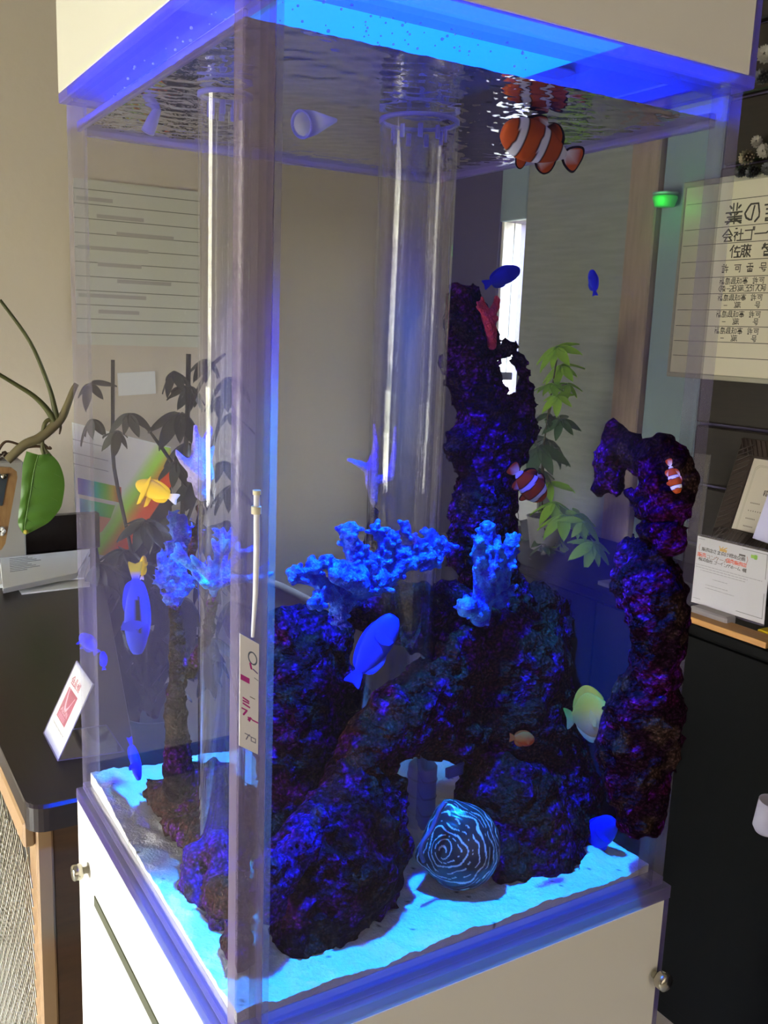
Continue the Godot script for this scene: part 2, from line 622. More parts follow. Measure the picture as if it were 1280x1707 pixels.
# ------------------------------------------------------------------ tank, hood, cabinet, water, sand
func build_tank() -> void:
	var W := TANK
	var t := 0.016
	var y0 := BASE + 0.016
	var tank := thing("aquarium_tank", "tall square clear acrylic aquarium tank standing on the white cabinet", "aquarium", Vector3(W / 2, BASE, -W / 2))
	put("base_plate", box_mesh(Vector3(-0.006, BASE, -W - 0.006), Vector3(W + 0.006, BASE + 0.014, 0.006), 0.001), M.edge, tank)
	put("front_pane", box_mesh(Vector3(t, y0, -0.012), Vector3(W - t, RIM, 0.0)), M.front_glass, tank)
	put("side_pane", box_mesh(Vector3(0, y0, -W + t), Vector3(0.006, RIM, -t)), M.side_glass, tank)
	put("side_pane", box_mesh(Vector3(W - 0.006, y0, -W + t), Vector3(W, RIM, -t)), M.glass, tank)
	put("back_pane", box_mesh(Vector3(t, y0, -W), Vector3(W - t, RIM, -W + 0.006)), M.glass, tank)
	put("corner_edge", box_mesh(Vector3(0, y0, -t), Vector3(0.022, RIM, 0), 0.0012), M.corner, tank)
	put("corner_edge", box_mesh(Vector3(0.0225, y0, -0.013), Vector3(0.027, RIM, -0.001)), M.edge_soft, tank)
	put("corner_edge", box_mesh(Vector3(W - 0.021, y0, -t), Vector3(W, RIM, 0), 0.0012), M.edge_soft, tank)
	put("corner_edge", box_mesh(Vector3(0, y0, -W), Vector3(t, RIM, -W + t), 0.0012), M.edge_soft, tank)
	put("corner_edge", box_mesh(Vector3(W - t, y0, -W), Vector3(W, RIM, -W + t), 0.0012), M.edge_soft, tank)
	var st := start()
	box(st, Vector3(0, BASE + 0.014, -t), Vector3(W, BASE + 0.022, 0), 0.0008)
	box(st, Vector3(0, BASE + 0.014, -W), Vector3(t, BASE + 0.022, -t), 0.0008)
	box(st, Vector3(W - t, BASE + 0.014, -W), Vector3(W, BASE + 0.022, -t), 0.0008)
	box(st, Vector3(t, BASE + 0.014, -W), Vector3(W - t, BASE + 0.022, -W + t), 0.0008)
	put("foot_seam", done(st), M.edge, tank)
	st = start()
	var ri := 0.012
	box(st, Vector3(W - t - 0.004, SURFACE - 0.006, -W + t), Vector3(W - t + 0.004, SURFACE + 0.006, -t), 0.001)
	box(st, Vector3(t, SURFACE - 0.006, -W + 0.006), Vector3(W - t, SURFACE + 0.006, -W + ri), 0.001)
	box(st, Vector3(0.006, SURFACE - 0.004, -W + t), Vector3(0.010, SURFACE + 0.006, -t), 0.001)
	put("waterline_strip", done(st), M.edge, tank)  # added strips for the blue band refracted at the water line

	# hood
	var hood := thing("aquarium_hood", "white lighting hood on top of the acrylic aquarium with edges tinted blue for the lamp glow", "aquarium hood", Vector3(W / 2, RIM, -W / 2))
	var o := 0.006
	st = start()
	box(st, Vector3(-o, RIM, -0.030), Vector3(W + o, RIM + 0.010, o), 0.001)
	box(st, Vector3(-o, RIM, -W - o), Vector3(W + o, RIM + 0.010, -W + 0.03), 0.001)
	box(st, Vector3(-o, RIM, -W + 0.03), Vector3(0.030, RIM + 0.010, -0.030), 0.001)
	box(st, Vector3(W - 0.030, RIM, -W + 0.03), Vector3(W + o, RIM + 0.010, -0.030), 0.001)
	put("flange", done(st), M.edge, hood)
	put("front_panel", box_mesh(Vector3(-o + 0.001, RIM + 0.010, -0.001), Vector3(W - 0.002, RIM + 0.34, o - 0.0005), 0.0008), M.white, hood)
	put("side_panel", box_mesh(Vector3(-o, RIM + 0.010, -W - o), Vector3(0.0, RIM + 0.34, -0.002), 0.0008), M.white, hood)
	put("side_panel", box_mesh(Vector3(W - 0.001, RIM + 0.010, -W - o), Vector3(W + o, RIM + 0.34, -0.006), 0.0008), M.white, hood)
	put("clear_edge", box_mesh(Vector3(W - 0.0015, RIM + 0.010, -0.006), Vector3(W + o, RIM + 0.34, o - 0.0005), 0.0008), M.edge, hood)
	put("back_panel", box_mesh(Vector3(0, RIM + 0.010, -W - o), Vector3(W - 0.002, RIM + 0.34, -W), 0.0008), M.white, hood)
	put("top_panel", box_mesh(Vector3(-o, RIM + 0.34, -W - o), Vector3(W + o, RIM + 0.348, o), 0.001), M.white, hood)
	var lampm := mat(Color(0.5, 0.9, 1.0), 0.4)
	lampm.emission_enabled = true
	lampm.emission = Color(0.02, 0.75, 1.0)
	lampm.emission_energy_multiplier = 0.9
	var housing := put("lamp_housing", box_mesh(Vector3(0.085, 1.634, -0.40), Vector3(0.368, 1.675, -0.045), 0.003), M.white, hood)
	put("lamp_panel", box_mesh(Vector3(0.088, 1.630, -0.397), Vector3(0.366, 1.6345, -0.048), 0.001), lampm, housing)
	put("lamp_bracket", box_mesh(Vector3(0.0, 1.64, -0.24), Vector3(0.45, 1.655, -0.21), 0.002), M.white, hood)
	put("cover_plate", box_mesh(Vector3(0.372, 1.618, -0.43), Vector3(0.446, 1.622, -0.02), 0.001), M.edge_soft, hood)

	# cabinet
	var cab := thing("aquarium_cabinet", "glossy white cabinet under the aquarium with round chrome knobs", "cabinet", Vector3(W / 2, 0, -W / 2))
	put("body", box_mesh(Vector3(0, 0, -W - 0.004), Vector3(W - 0.002, BASE - 0.001, -0.002)), M.white, cab)
	put("side_panel", box_mesh(Vector3(-0.005, 0.0, -W - 0.006), Vector3(-0.0005, BASE, 0.0)), M.white, cab)
	var door := put("door", box_mesh(Vector3(-0.005, 0.02, -0.001), Vector3(W - 0.001, BASE, 0.005), 0.0008), M.white, cab)
	put("clear_edge", box_mesh(Vector3(W - 0.0005, 0.0, -W - 0.004), Vector3(W + 0.006, BASE, 0.005), 0.001), M.edge, cab)
	var k := on_z(1083, 1618, 0.0)
	var prof := [Vector2(0.0, 0.018), Vector2(0.0075, 0.018), Vector2(0.009, 0.0165), Vector2(0.009, 0.009), Vector2(0.0075, 0.007), Vector2(0.004, 0.006), Vector2(0.004, 0.0)]
	st = start()
	lathe(st, prof, Vector3(k.x, k.y, 0.005), 28, Basis(Vector3.RIGHT, PI / 2))
	put("knob", done(st), M.chrome, door)
	k = on_x(137, 1452, -0.012)
	st = start()
	lathe(st, prof, Vector3(-0.005, k.y, k.z), 28, Basis(Vector3.BACK, PI / 2))
	put("knob", done(st), M.chrome, cab)
	# the dark slot cut along the side panel
	var ga := on_x(158, 1493, -0.0052)
	var gb := on_x(258, 1707, -0.0052)
	gb = ga + (gb - ga) * 1.6
	put("slot", box_mesh(Vector3(-0.0062, ga.y - 0.012, ga.z), Vector3(-0.0045, ga.y, gb.z)), M.groove, cab)

	# water surface with ripples, seen from below
	st = start()
	var n := 150
	var wave := FastNoiseLite.new()
	wave.seed = 4
	wave.frequency = 34.0
	wave.fractal_octaves = 3
	var a := Vector3(0.007, SURFACE, -0.013)
	var s := W - 0.016
	var grid := []
	for j in n + 1:
		var line := []
		for i in n + 1:
			var p := a + Vector3(s * i / n, 0, -s * 0.985 * j / n)
			var v := wave.get_noise_2d(p.x * 0.7 + p.z * 0.4, p.z * 1.5 - p.x * 0.9) + 0.5 * wave.get_noise_2d(p.x * 1.6 + p.z + 9.0, p.z * 3.4 - p.x * 2.0)
			var d := minf(p.x, minf(W - p.x, -p.z))
			p.y += v * 0.00075 + 0.003 * exp(-d / 0.004)
			line.append(p)
		grid.append(line)
	st.set_smooth_group(0)
	for j in n:
		for i in n:
			quad(st, grid[j][i], grid[j][i + 1], grid[j + 1][i + 1], grid[j + 1][i], Vector3.DOWN)
	var ws := put("water_surface", done(st), M.water)
	tag(ws, "rippled mirror-like water surface at the top of the tank below the hood", "water", "", "stuff")

	# sand bed
	var rng := RandomNumberGenerator.new()
	rng.seed = 8
	var verts := PackedVector3Array()
	var index := PackedInt32Array()
	var hills := FastNoiseLite.new()
	hills.seed = 6
	hills.frequency = 11.0
	var m := 150
	var sx := W - 0.0145
	for j in m + 1:
		for i in m + 1:
			var p := Vector3(0.0072 + sx * i / m, 0, -0.0135 - (W - 0.021) * j / m)
			p.y = SAND + hills.get_noise_2d(p.x, p.z) * 0.006 + hills.get_noise_2d(p.x * 5.0, p.z * 5.0) * 0.0018 + rng.randf() * 0.0008
			p.y += 0.010 * exp(-((p - Vector3(0.02, p.y, -0.41)).length() / 0.05) ** 2)
			p.y += 0.006 * exp(-((p - Vector3(0.40, p.y, -0.40)).length() / 0.08) ** 2)
			verts.append(p)
	for j in m:
		for i in m:
			var q := j * (m + 1) + i
			index.append_array([q, q + m + 1, q + 1, q + 1, q + m + 1, q + m + 2])
	# the cut side of the bed against the front and left panes
	for side in 2:
		var first := verts.size()
		for i in m + 1:
			var p := verts[i] if side == 0 else verts[i * (m + 1)]
			verts.append(p)
			verts.append(Vector3(p.x, BASE + 0.0145, p.z))
		for i in m:
			var q := first + i * 2
			if side == 0:
				index.append_array([q, q + 2, q + 1, q + 2, q + 3, q + 1])
			else:
				index.append_array([q, q + 1, q + 2, q + 2, q + 1, q + 3])
	var specks := FastNoiseLite.new()
	specks.seed = 31
	specks.noise_type = FastNoiseLite.TYPE_CELLULAR
	specks.frequency = 75.0
	var bed := net(verts, index, func(p, _n):
		var v := specks.get_noise_3dv(p) * 0.5 + 0.5
		var d := 0.75 if v > 0.13 else 0.10
		return Color(d, d * 0.98, d * 0.92), specks)
	var sb := put("sand_bed", bed, M.sand)
	tag(sb, "pale coral sand with dark grit covering the bottom of the tank", "sand", "", "stuff")

# ------------------------------------------------------------------ live rock
func rock(called: String, label: String, chains: Array, amp := 0.010, freq := 42.0, k := 0.016, seed_ := 1, h := 0.0036, tone := 0, grp := "live rocks of the reef") -> void:
	var prims := []
	for c in chains:
		prims.append_array(chain(c[0], c[1], c[2], c[3] if c.size() > 3 else "z"))
	var t2 := FastNoiseLite.new()
	t2.seed = seed_ + 50
	t2.frequency = 22.0
	t2.fractal_octaves = 3
	var t3 := FastNoiseLite.new()
	t3.seed = seed_ + 90
	t3.noise_type = FastNoiseLite.TYPE_CELLULAR
	t3.frequency = 160.0
	var base: Color = [Color(0.034, 0.009, 0.034), Color(0.095, 0.026, 0.024), Color(0.06, 0.016, 0.45), Color(0.028, 0.010, 0.030)][tone]
	var mesh := blend_mesh(prims, h, amp, freq, k, seed_, func(p: Vector3, _n: FastNoiseLite) -> Color:
		var c := base
		var u := t2.get_noise_3dv(p)
		if u > 0.02:
			c = c.lerp(Color(0.085, 0.009, 0.060), clampf((u - 0.02) * 4.0, 0.0, 0.8))
		elif u < -0.22:
			c = c.lerp(Color(0.11, 0.060, 0.048), clampf((-u - 0.22) * 4.0, 0.0, 0.8))
		var g := t3.get_noise_3dv(p)
		if g > -0.46 and u > [-0.04, 0.10, -0.25, 0.16][tone]:
			c = c.lerp(Color(0.34, 0.025, 0.95), clampf((g + 0.52) * 2.2, 0.0, 0.85))  # coralline specks, coloured blue for the lamp's glints
		return c)
	var o := put(called, mesh, M.rock)
	tag(o, label, "live rock", grp)

func build_reef() -> void:
	rock("live_rock", "tall dark live rock pillar beside the wide clear pipe with a small loop hole", [
		["766 492 20, 770 535 27, 782 590 36, 798 650 42, 812 715 44, 812 780 42, 800 850 48, 806 920 48, 826 1000 56, 840 1060 60", -0.215, -0.19],
		["762 505 16, 752 560 12", -0.21, -0.21], ["791 487 9, 797 520 12, 806 560 20, 826 588 14, 850 580 8, 868 604 9, 876 645 10, 872 690 18", -0.215, -0.20], ["836 588 7, 842 572 7", -0.21, -0.21], ["748 600 14, 760 640 14", -0.21, -0.21],
		["838 690 30, 864 685 26, 872 715 22, 858 740 26, 868 762 12", -0.20, -0.18], ["800 770 40, 770 735 26, 758 750 20", -0.21, -0.2],
		["842 780 18, 845 830 16, 838 880 24", -0.20, -0.20], ["776 850 22, 770 930 24", -0.2, -0.19]],
		0.0080, 75.0, 0.005, 11, 0.0029)
	rock("live_rock", "dark brown live rock mass at the middle of the reef below the blue coral tuft", [
		["828 1040 52, 850 1110 92, 850 1180 88, 880 1220 80", -0.17, -0.14], ["880 1020 44, 905 1000 20, 910 1050 40, 940 1030 16", -0.17, -0.16],
		["860 990 16, 915 1010 20, 930 1025 18", -0.17, -0.17], ["770 1110 48, 720 1160 52, 660 1205 52, 615 1250 44, 590 1290 38", -0.15, -0.12],
		["720 1210 50, 770 1230 40", -0.14, -0.13], ["915 1150 34, 940 1170 24", -0.15, -0.15], ["776 1070 26, 750 1090 24", -0.14, -0.14]],
		0.0105, 50.0, 0.014, 12, 0.0036, 1)
	rock("live_rock", "purple live rock ledge carrying the wide blue coral", [
		["598 1012 20, 630 1020 30, 690 1010 34, 750 1016 38, 800 1040 46", -0.17, -0.17], ["640 1040 22, 700 1052 32, 740 1066 36", -0.17, -0.17],
		["560 1020 14, 590 1026 22", -0.17, -0.17]], 0.009, 50.0, 0.012, 13, 0.0034)
	rock("live_rock", "speckled purple live rock at the front of the reef beside the lit sand", [
		["590 1310 52, 580 1370 72, 570 1440 92, 545 1510 72", -0.12, -0.085], ["635 1340 40, 630 1410 44, 615 1480 42, 570 1540 40", -0.11, -0.075],
		["510 1475 44, 496 1540 38, 500 1575 30, 530 1590 20", -0.08, -0.062], ["490 1420 42, 520 1380 40", -0.09, -0.10], ["655 1310 18, 656 1390 16", -0.11, -0.10]],
		0.010, 55.0, 0.012, 14, 0.0034)
	rock("live_rock", "brown live rock base on the sand to the right of the striped shell", [
		["835 1260 62, 850 1320 84, 880 1400 92, 900 1440 62", -0.14, -0.085], ["930 1265 52, 945 1320 52, 950 1370 42, 930 1420 44", -0.12, -0.09],
		["975 1330 24, 992 1328 12", -0.10, -0.10], ["920 1225 40, 955 1245 26", -0.14, -0.13], ["845 1440 34, 890 1452 30, 925 1445 26", -0.07, -0.062]],
		0.009, 50.0, 0.013, 15, 0.0036, 1)
	rock("live_rock", "very dark live rock at the back left of the reef beneath the white coral", [
		["470 1062 30, 500 1092 56, 490 1160 70, 500 1230 70, 510 1310 70, 480 1400 60", -0.235, -0.20], ["462 1022 14, 476 1036 18", -0.235, -0.235],
		["545 1085 34, 570 1150 28, 560 1220 34", -0.23, -0.21], ["520 1035 24, 560 1060 26", -0.23, -0.22], ["600 1150 10, 575 1175 20", -0.22, -0.22]],
		0.011, 48.0, 0.014, 16, 0.0038)
	rock("sponge_rock", "small bright blue encrusted lump of rock by the near corner", [
		["452 1492 28, 470 1452 28, 500 1410 26, 520 1385 18", -0.062, -0.085], ["450 1440 22, 446 1480 22, 452 1520 18", -0.06, -0.055], ["506 1390 22, 530 1360 18", -0.09, -0.09]],
		0.006, 90.0, 0.008, 17, 0.0026, 2)
	rock("live_rock", "flecked brown live rock behind the left pane near the sand", [
		["328 1425 22, 330 1465 28, 345 1510 26, 366 1545 22, 384 1580 18", 0.040, 0.040, "x"], ["360 1400 18, 376 1470 26, 386 1530 22", 0.055, 0.050, "x"]],
		0.006, 70.0, 0.010, 18, 0.0030, 2)
	rock("live_rock", "low rubble rock added to darken the sand along the left side", [
		["262 1318 22, 300 1335 34, 350 1345 40, 400 1350 40", 0.900, 0.905, "y"], ["345 1415 38, 385 1420 40", 0.900, 0.905, "y"], ["372 1490 34, 398 1500 34", 0.896, 0.90, "y"],
		["392 1560 24, 405 1590 22", 0.892, 0.892, "y"], ["305 1300 24, 360 1300 34", 0.93, 0.93, "y"], ["290 1370 20, 330 1390 30", 0.895, 0.9, "y"]],
		0.009, 60.0, 0.012, 24, 0.0036, 1)  # added to give the dark area low in the left pane
	rock("live_rock", "thin forked dark rock spire behind the left pane holding up the bushy corals", [
		["292 1012 11, 297 1090 13, 292 1190 17, 300 1310 28", -0.28, -0.26], ["356 990 8, 349 1050 9, 318 1120 12", -0.20, -0.275], ["337 828 6, 330 890 7, 306 965 9", -0.25, -0.28]],
		0.004, 90.0, 0.006, 25, 0.0030, 3)
	rock("live_rock", "slender dark rock finger behind the wide pipe under the pale antler coral", [
		["623 850 7, 616 905 9, 596 990 12, 566 1080 18", -0.27, -0.24]], 0.003, 90.0, 0.006, 26, 0.0028, 3)
	rock("live_rock", "knobbly dark rock added for the reef reflection high in the right pane", [
		["1028 718 17, 1022 760 26, 1010 800 20, 1002 815 12", 0.395, 0.395, "x"], ["1050 745 24, 1068 765 20, 1095 770 34, 1108 800 34, 1100 840 30", 0.395, 0.398, "x"],
		["1050 825 12, 1075 842 18, 1110 850 24, 1130 838 26", 0.395, 0.40, "x"], ["1108 740 18, 1125 775 26, 1135 810 26", 0.40, 0.40, "x"], ["1024 800 14, 1030 815 9", 0.395, 0.395, "x"],
		["1128 860 14, 1112 895 12, 1105 930 16", 0.40, 0.40, "x"]], 0.0065, 70.0, 0.009, 19, 0.0030, 3)  # mirror image of the reef in the pane, built as rock
	rock("live_rock", "broad dark rock added for the reef reflection low in the right pane", [
		["1078 885 16, 1110 890 22, 1120 900 24", 0.392, 0.396, "x"], ["1062 935 38, 1088 980 50, 1100 1040 42, 1095 1100 38", 0.392, 0.392, "x"],
		["1040 965 24, 1050 990 24", 0.392, 0.392, "x"], ["1088 1130 40, 1072 1180 52, 1058 1240 54, 1060 1300 50, 1066 1352 42", 0.392, 0.388, "x"],
		["1030 1215 30, 1025 1260 26", 0.39, 0.39, "x"], ["1110 1180 28, 1104 1250 28", 0.40, 0.40, "x"]], 0.008, 60.0, 0.012, 20, 0.0034, 3)  # lower part of the pane's reflection, also built as rock

# ------------------------------------------------------------------ corals
func branches(root: Vector3, dirs: Array, length: float, r: float, rng: RandomNumberGenerator, depth: int, spread: float) -> Array:
	var out := []
	for d in dirs:
		var dd: Vector3 = d.normalized()
		var l := length * rng.randf_range(0.75, 1.2)
		var mid := root + (dd + Vector3(rng.randf_range(-1, 1), rng.randf_range(-1, 1), rng.randf_range(-1, 1)) * 0.15).normalized() * l * 0.5
		var tip := root + dd * l
		out.append([root, mid, r, r * 0.9])
		out.append([mid, tip, r * 0.9, r * 0.72])
		if depth > 0:
			var kids := []
			for j in rng.randi_range(2, 3):
				kids.append(dd + Vector3(rng.randf_range(-1, 1), rng.randf_range(-0.4, 1), rng.randf_range(-1, 1)) * spread)
			out.append_array(branches(tip, kids, length * 0.62, r * 0.74, rng, depth - 1, spread))
			out.append_array(branches(mid, [dd + Vector3(rng.randf_range(-1, 1), rng.randf_range(0, 1), rng.randf_range(-1, 1)) * spread * 1.3], length * 0.4, r * 0.7, rng, 0, spread))
	return out

func coral(called: String, label: String, prims: Array, c1: Color, c2: Color, h: float, amp: float, freq: float, seed_: int, group := "") -> void:
	var t := FastNoiseLite.new()
	t.seed = seed_ + 7
	t.frequency = 70.0
	var m := blend_mesh(prims, h, amp, freq, 0.0015, seed_, func(p: Vector3, _n: FastNoiseLite) -> Color:
		return c1.lerp(c2, clampf(t.get_noise_3dv(p) * 1.6 + 0.5, 0.0, 1.0)), FastNoiseLite.TYPE_CELLULAR)
	tag(put(called, m, M.coral), label, "coral", group)

func build_corals() -> void:
	var blue := Color(0.02, 0.13, 0.88)
	var blue2 := Color(0.01, 0.015, 0.62)
	var rng := RandomNumberGenerator.new()
	rng.seed = 5
	var grp := "blue branching corals"
	# the wide one: limbs given where the photo shows them, knobs added at random along them
	var pr := []
	for c in [["575 1010 14, 560 985 15, 520 965 12, 490 962 10", -0.14, -0.12], ["490 962 11, 488 956 10", -0.12, -0.12], ["560 985 14, 530 1000 12, 520 1008 10", -0.13, -0.11],
			["565 1000 14, 600 960 18, 590 920 16, 582 890 12, 588 878 8", -0.14, -0.14], ["600 960 17, 570 945 12, 545 940 8, 540 932 7", -0.13, -0.12], ["596 920 15, 570 885 8", -0.14, -0.15],
			["600 950 18, 645 930 17, 640 905 11, 625 880 6", -0.14, -0.14], ["645 930 16, 690 915 15, 676 890 8, 674 876 5", -0.14, -0.14], ["690 915 15, 728 905 13, 746 912 7", -0.14, -0.14],
			["720 905 13, 716 890 6", -0.15, -0.15], ["745 912 8, 720 938 10, 708 945 7", -0.14, -0.13], ["720 925 9, 670 945 12, 640 970 16, 600 985 18", -0.13, -0.14],
			["640 965 14, 628 985 10", -0.13, -0.13], ["560 1000 14, 570 1025 10, 566 1040 6", -0.13, -0.13], ["600 975 18, 560 960 14", -0.12, -0.11], ["530 955 7, 518 940 6", -0.12, -0.12], ["655 905 9, 652 888 6", -0.14, -0.14]]:
		pr.append_array(chain(c[0], c[1], c[2]))
	var knobs := []
	for p in pr:
		for j in 20:
			var q: Vector3 = p[0].lerp(p[1], rng.randf())
			var d := Vector3(rng.randf_range(-1, 1), rng.randf_range(-0.6, 1), rng.randf_range(-0.4, 1)).normalized()
			var r: float = lerpf(p[2], p[3], 0.5)
			knobs.append([q + d * r * 0.5, q + d * (r + rng.randf_range(0.0, 0.003) + (0.004 if j < 2 else 0.0)), 0.0030, rng.randf_range(0.0020, 0.0029)])
	coral("branching_coral", "wide bright blue branching coral spreading over the purple rock ledge", pr + knobs, blue, blue2, 0.0013, 0.0006, 300.0, 41, grp)
	# the tuft to the right of it
	pr = []
	for c in [["800 1028 18, 806 990 18, 800 950 13, 806 915 12, 813 886 13, 812 878 12", -0.13, -0.125], ["806 985 16, 836 970 15, 830 935 12, 828 905 9", -0.13, -0.12], ["836 965 14, 850 935 10, 852 905 12, 858 900 9", -0.13, -0.13],
			["800 950 11, 798 915 11, 796 900 7", -0.12, -0.115], ["775 1014 16, 770 1008 10", -0.12, -0.12], ["800 1020 18, 780 1010 15", -0.12, -0.11], ["832 1000 16, 850 985 8", -0.13, -0.13], ["818 960 14, 822 920 10", -0.115, -0.115]]:
		pr.append_array(chain(c[0], c[1], c[2]))
	knobs = []
	for p in pr:
		for j in 16:
			var q: Vector3 = p[0].lerp(p[1], rng.randf())
			var d := Vector3(rng.randf_range(-1, 1), rng.randf_range(-0.3, 1), rng.randf_range(-0.4, 1)).normalized()
			var r: float = lerpf(p[2], p[3], 0.5)
			knobs.append([q + d * r * 0.5, q + d * (r + rng.randf_range(0.0, 0.003)), 0.0030, rng.randf_range(0.0018, 0.0028)])
	coral("branching_coral", "upright bright blue coral tuft with stubby fingers in front of the rock pillar", pr + knobs, Color(0.03, 0.20, 0.9), blue2, 0.0015, 0.0008, 300.0, 42, grp)
	# those behind the left pane: refracted second views, built as extra corals
	pr = []
	for c in [["292 1008 11, 300 975 18, 300 935 16, 302 900 13, 306 862 8", -0.28, -0.28], ["300 960 15, 274 945 12, 266 925 7", -0.28, -0.28], ["300 975 14, 270 972 10, 262 960 6", -0.28, -0.28], ["302 935 13, 320 905 9, 322 880 6", -0.28, -0.28],
			["300 905 11, 288 880 7, 286 862 5", -0.28, -0.28], ["305 985 13, 326 965 9, 330 945 6", -0.28, -0.28], ["298 940 12, 280 910 7", -0.28, -0.28], ["292 1000 12, 276 1000 8", -0.28, -0.28]]:
		pr.append_array(chain(c[0], c[1], c[2]))
	knobs = []
	for p in pr:
		for jj in 16:
			var q: Vector3 = p[0].lerp(p[1], rng.randf())
			var d := Vector3(rng.randf_range(-1, 1), rng.randf_range(-0.3, 1.3), rng.randf_range(-0.4, 1)).normalized()
			knobs.append([q, q + d * (lerpf(p[2], p[3], 0.5) + rng.randf_range(0.002, 0.009)), 0.0028, 0.0022])
	pr.append_array(knobs)
	coral("branching_coral", "dull blue bushy coral added for the refracted view through the left pane", pr, Color(0.02, 0.12, 0.62), blue2, 0.0024, 0.0022, 220.0, 43, grp)
	pr = []
	for c in [["378 912 8, 368 890 7, 356 882 5", -0.2, -0.2], ["375 905 9, 372 880 4", -0.2, -0.2], ["380 905 9, 386 880 4", -0.2, -0.2], ["380 912 9, 394 896 5", -0.2, -0.2], ["372 895 6, 354 892 3", -0.2, -0.2], ["379 914 6, 372 945 6", -0.2, -0.2]]:
		pr.append_array(chain(c[0], c[1], c[2]))
	coral("branching_coral", "small blue finger coral added for the refracted view, upper of two", pr, blue, blue2, 0.0018, 0.0012, 260.0, 44, grp)
	pr = branches(on_z(358, 975, -0.2), [Vector3(-0.8, 0.7, 0), Vector3(0, 1, 0.3), Vector3(0.6, 0.7, 0), Vector3(-0.4, 0.2, 0.6), Vector3(0.7, 0.1, 0.2)], 0.03, 0.0055, rng, 1, 0.7)
	pr.append_array(chain("356 990 8, 352 960 10, 326 936 7, 320 928 6", -0.2, -0.19))
	pr.append_array(chain("352 960 9, 376 950 9, 390 936 6", -0.2, -0.2))
	coral("branching_coral", "bright blue finger coral added for the refracted view, lower of two", pr, Color(0.03, 0.28, 0.9), blue2, 0.0019, 0.0014, 260.0, 45, grp)
	# pale lavender antler corals; the left one added as a refracted second view
	var pale := Color(0.52, 0.44, 0.74)
	var pale2 := Color(0.42, 0.34, 0.66)
	pr = []
	for c in [["334 822 12, 336 790 22, 334 770 20, 330 745 12, 326 722 6, 325 700 3", -0.25, -0.25], ["322 780 14, 305 768 8, 293 752 5", -0.25, -0.25], ["338 750 11, 347 725 7, 351 708 4", -0.25, -0.25], ["344 770 10, 352 752 6, 356 740 3", -0.25, -0.25],
			["338 830 8, 336 815 9", -0.25, -0.25], ["322 790 10, 316 800 6", -0.25, -0.25]]:
		pr.append_array(chain(c[0], c[1], c[2]))
	coral("antler_coral", "pale lavender antler coral added for the refracted view beside the thin pipe", pr, pale, pale2, 0.0021, 0.0016, 150.0, 46, "pale antler corals")
	pr = []
	for c in [["623 835 8, 620 805 12, 618 785 12, 626 750 7, 624 708 4", -0.27, -0.27], ["614 782 10, 600 774 7, 581 766 5", -0.27, -0.27], ["626 780 7, 628 750 4, 632 738 2", -0.27, -0.27], ["630 800 10, 650 795 8, 656 760 6, 659 712 4", -0.27, -0.27], ["622 838 4, 623 850 3", -0.27, -0.27]]:
		pr.append_array(chain(c[0], c[1], c[2]))
	coral("antler_coral", "pale lavender antler coral behind the wide pipe above the blue coral", pr, pale, pale2, 0.0021, 0.0014, 150.0, 47, "pale antler corals")
	# red soft coral on the pillar
	pr = []
	for c in [["820 576 9, 818 550 11, 812 528 11, 806 514 8, 800 504 5", -0.19, -0.19], ["814 530 10, 824 515 8, 828 502 6, 827 496 5", -0.19, -0.19], ["808 520 8, 797 512 5", -0.185, -0.185], ["820 520 7, 830 512 5", -0.185, -0.185], ["806 508 5, 803 496 4", -0.19, -0.19], ["824 512 6, 832 500 4", -0.188, -0.188], ["800 512 5, 796 504 4", -0.188, -0.188], ["815 545 8, 828 530 5", -0.185, -0.185]]:
		pr.append_array(chain(c[0], c[1], c[2]))
	coral("soft_coral", "red soft coral on top of the dark rock pillar", pr, Color(0.62, 0.03, 0.06), Color(0.45, 0.02, 0.12), 0.0016, 0.0014, 260.0, 48)

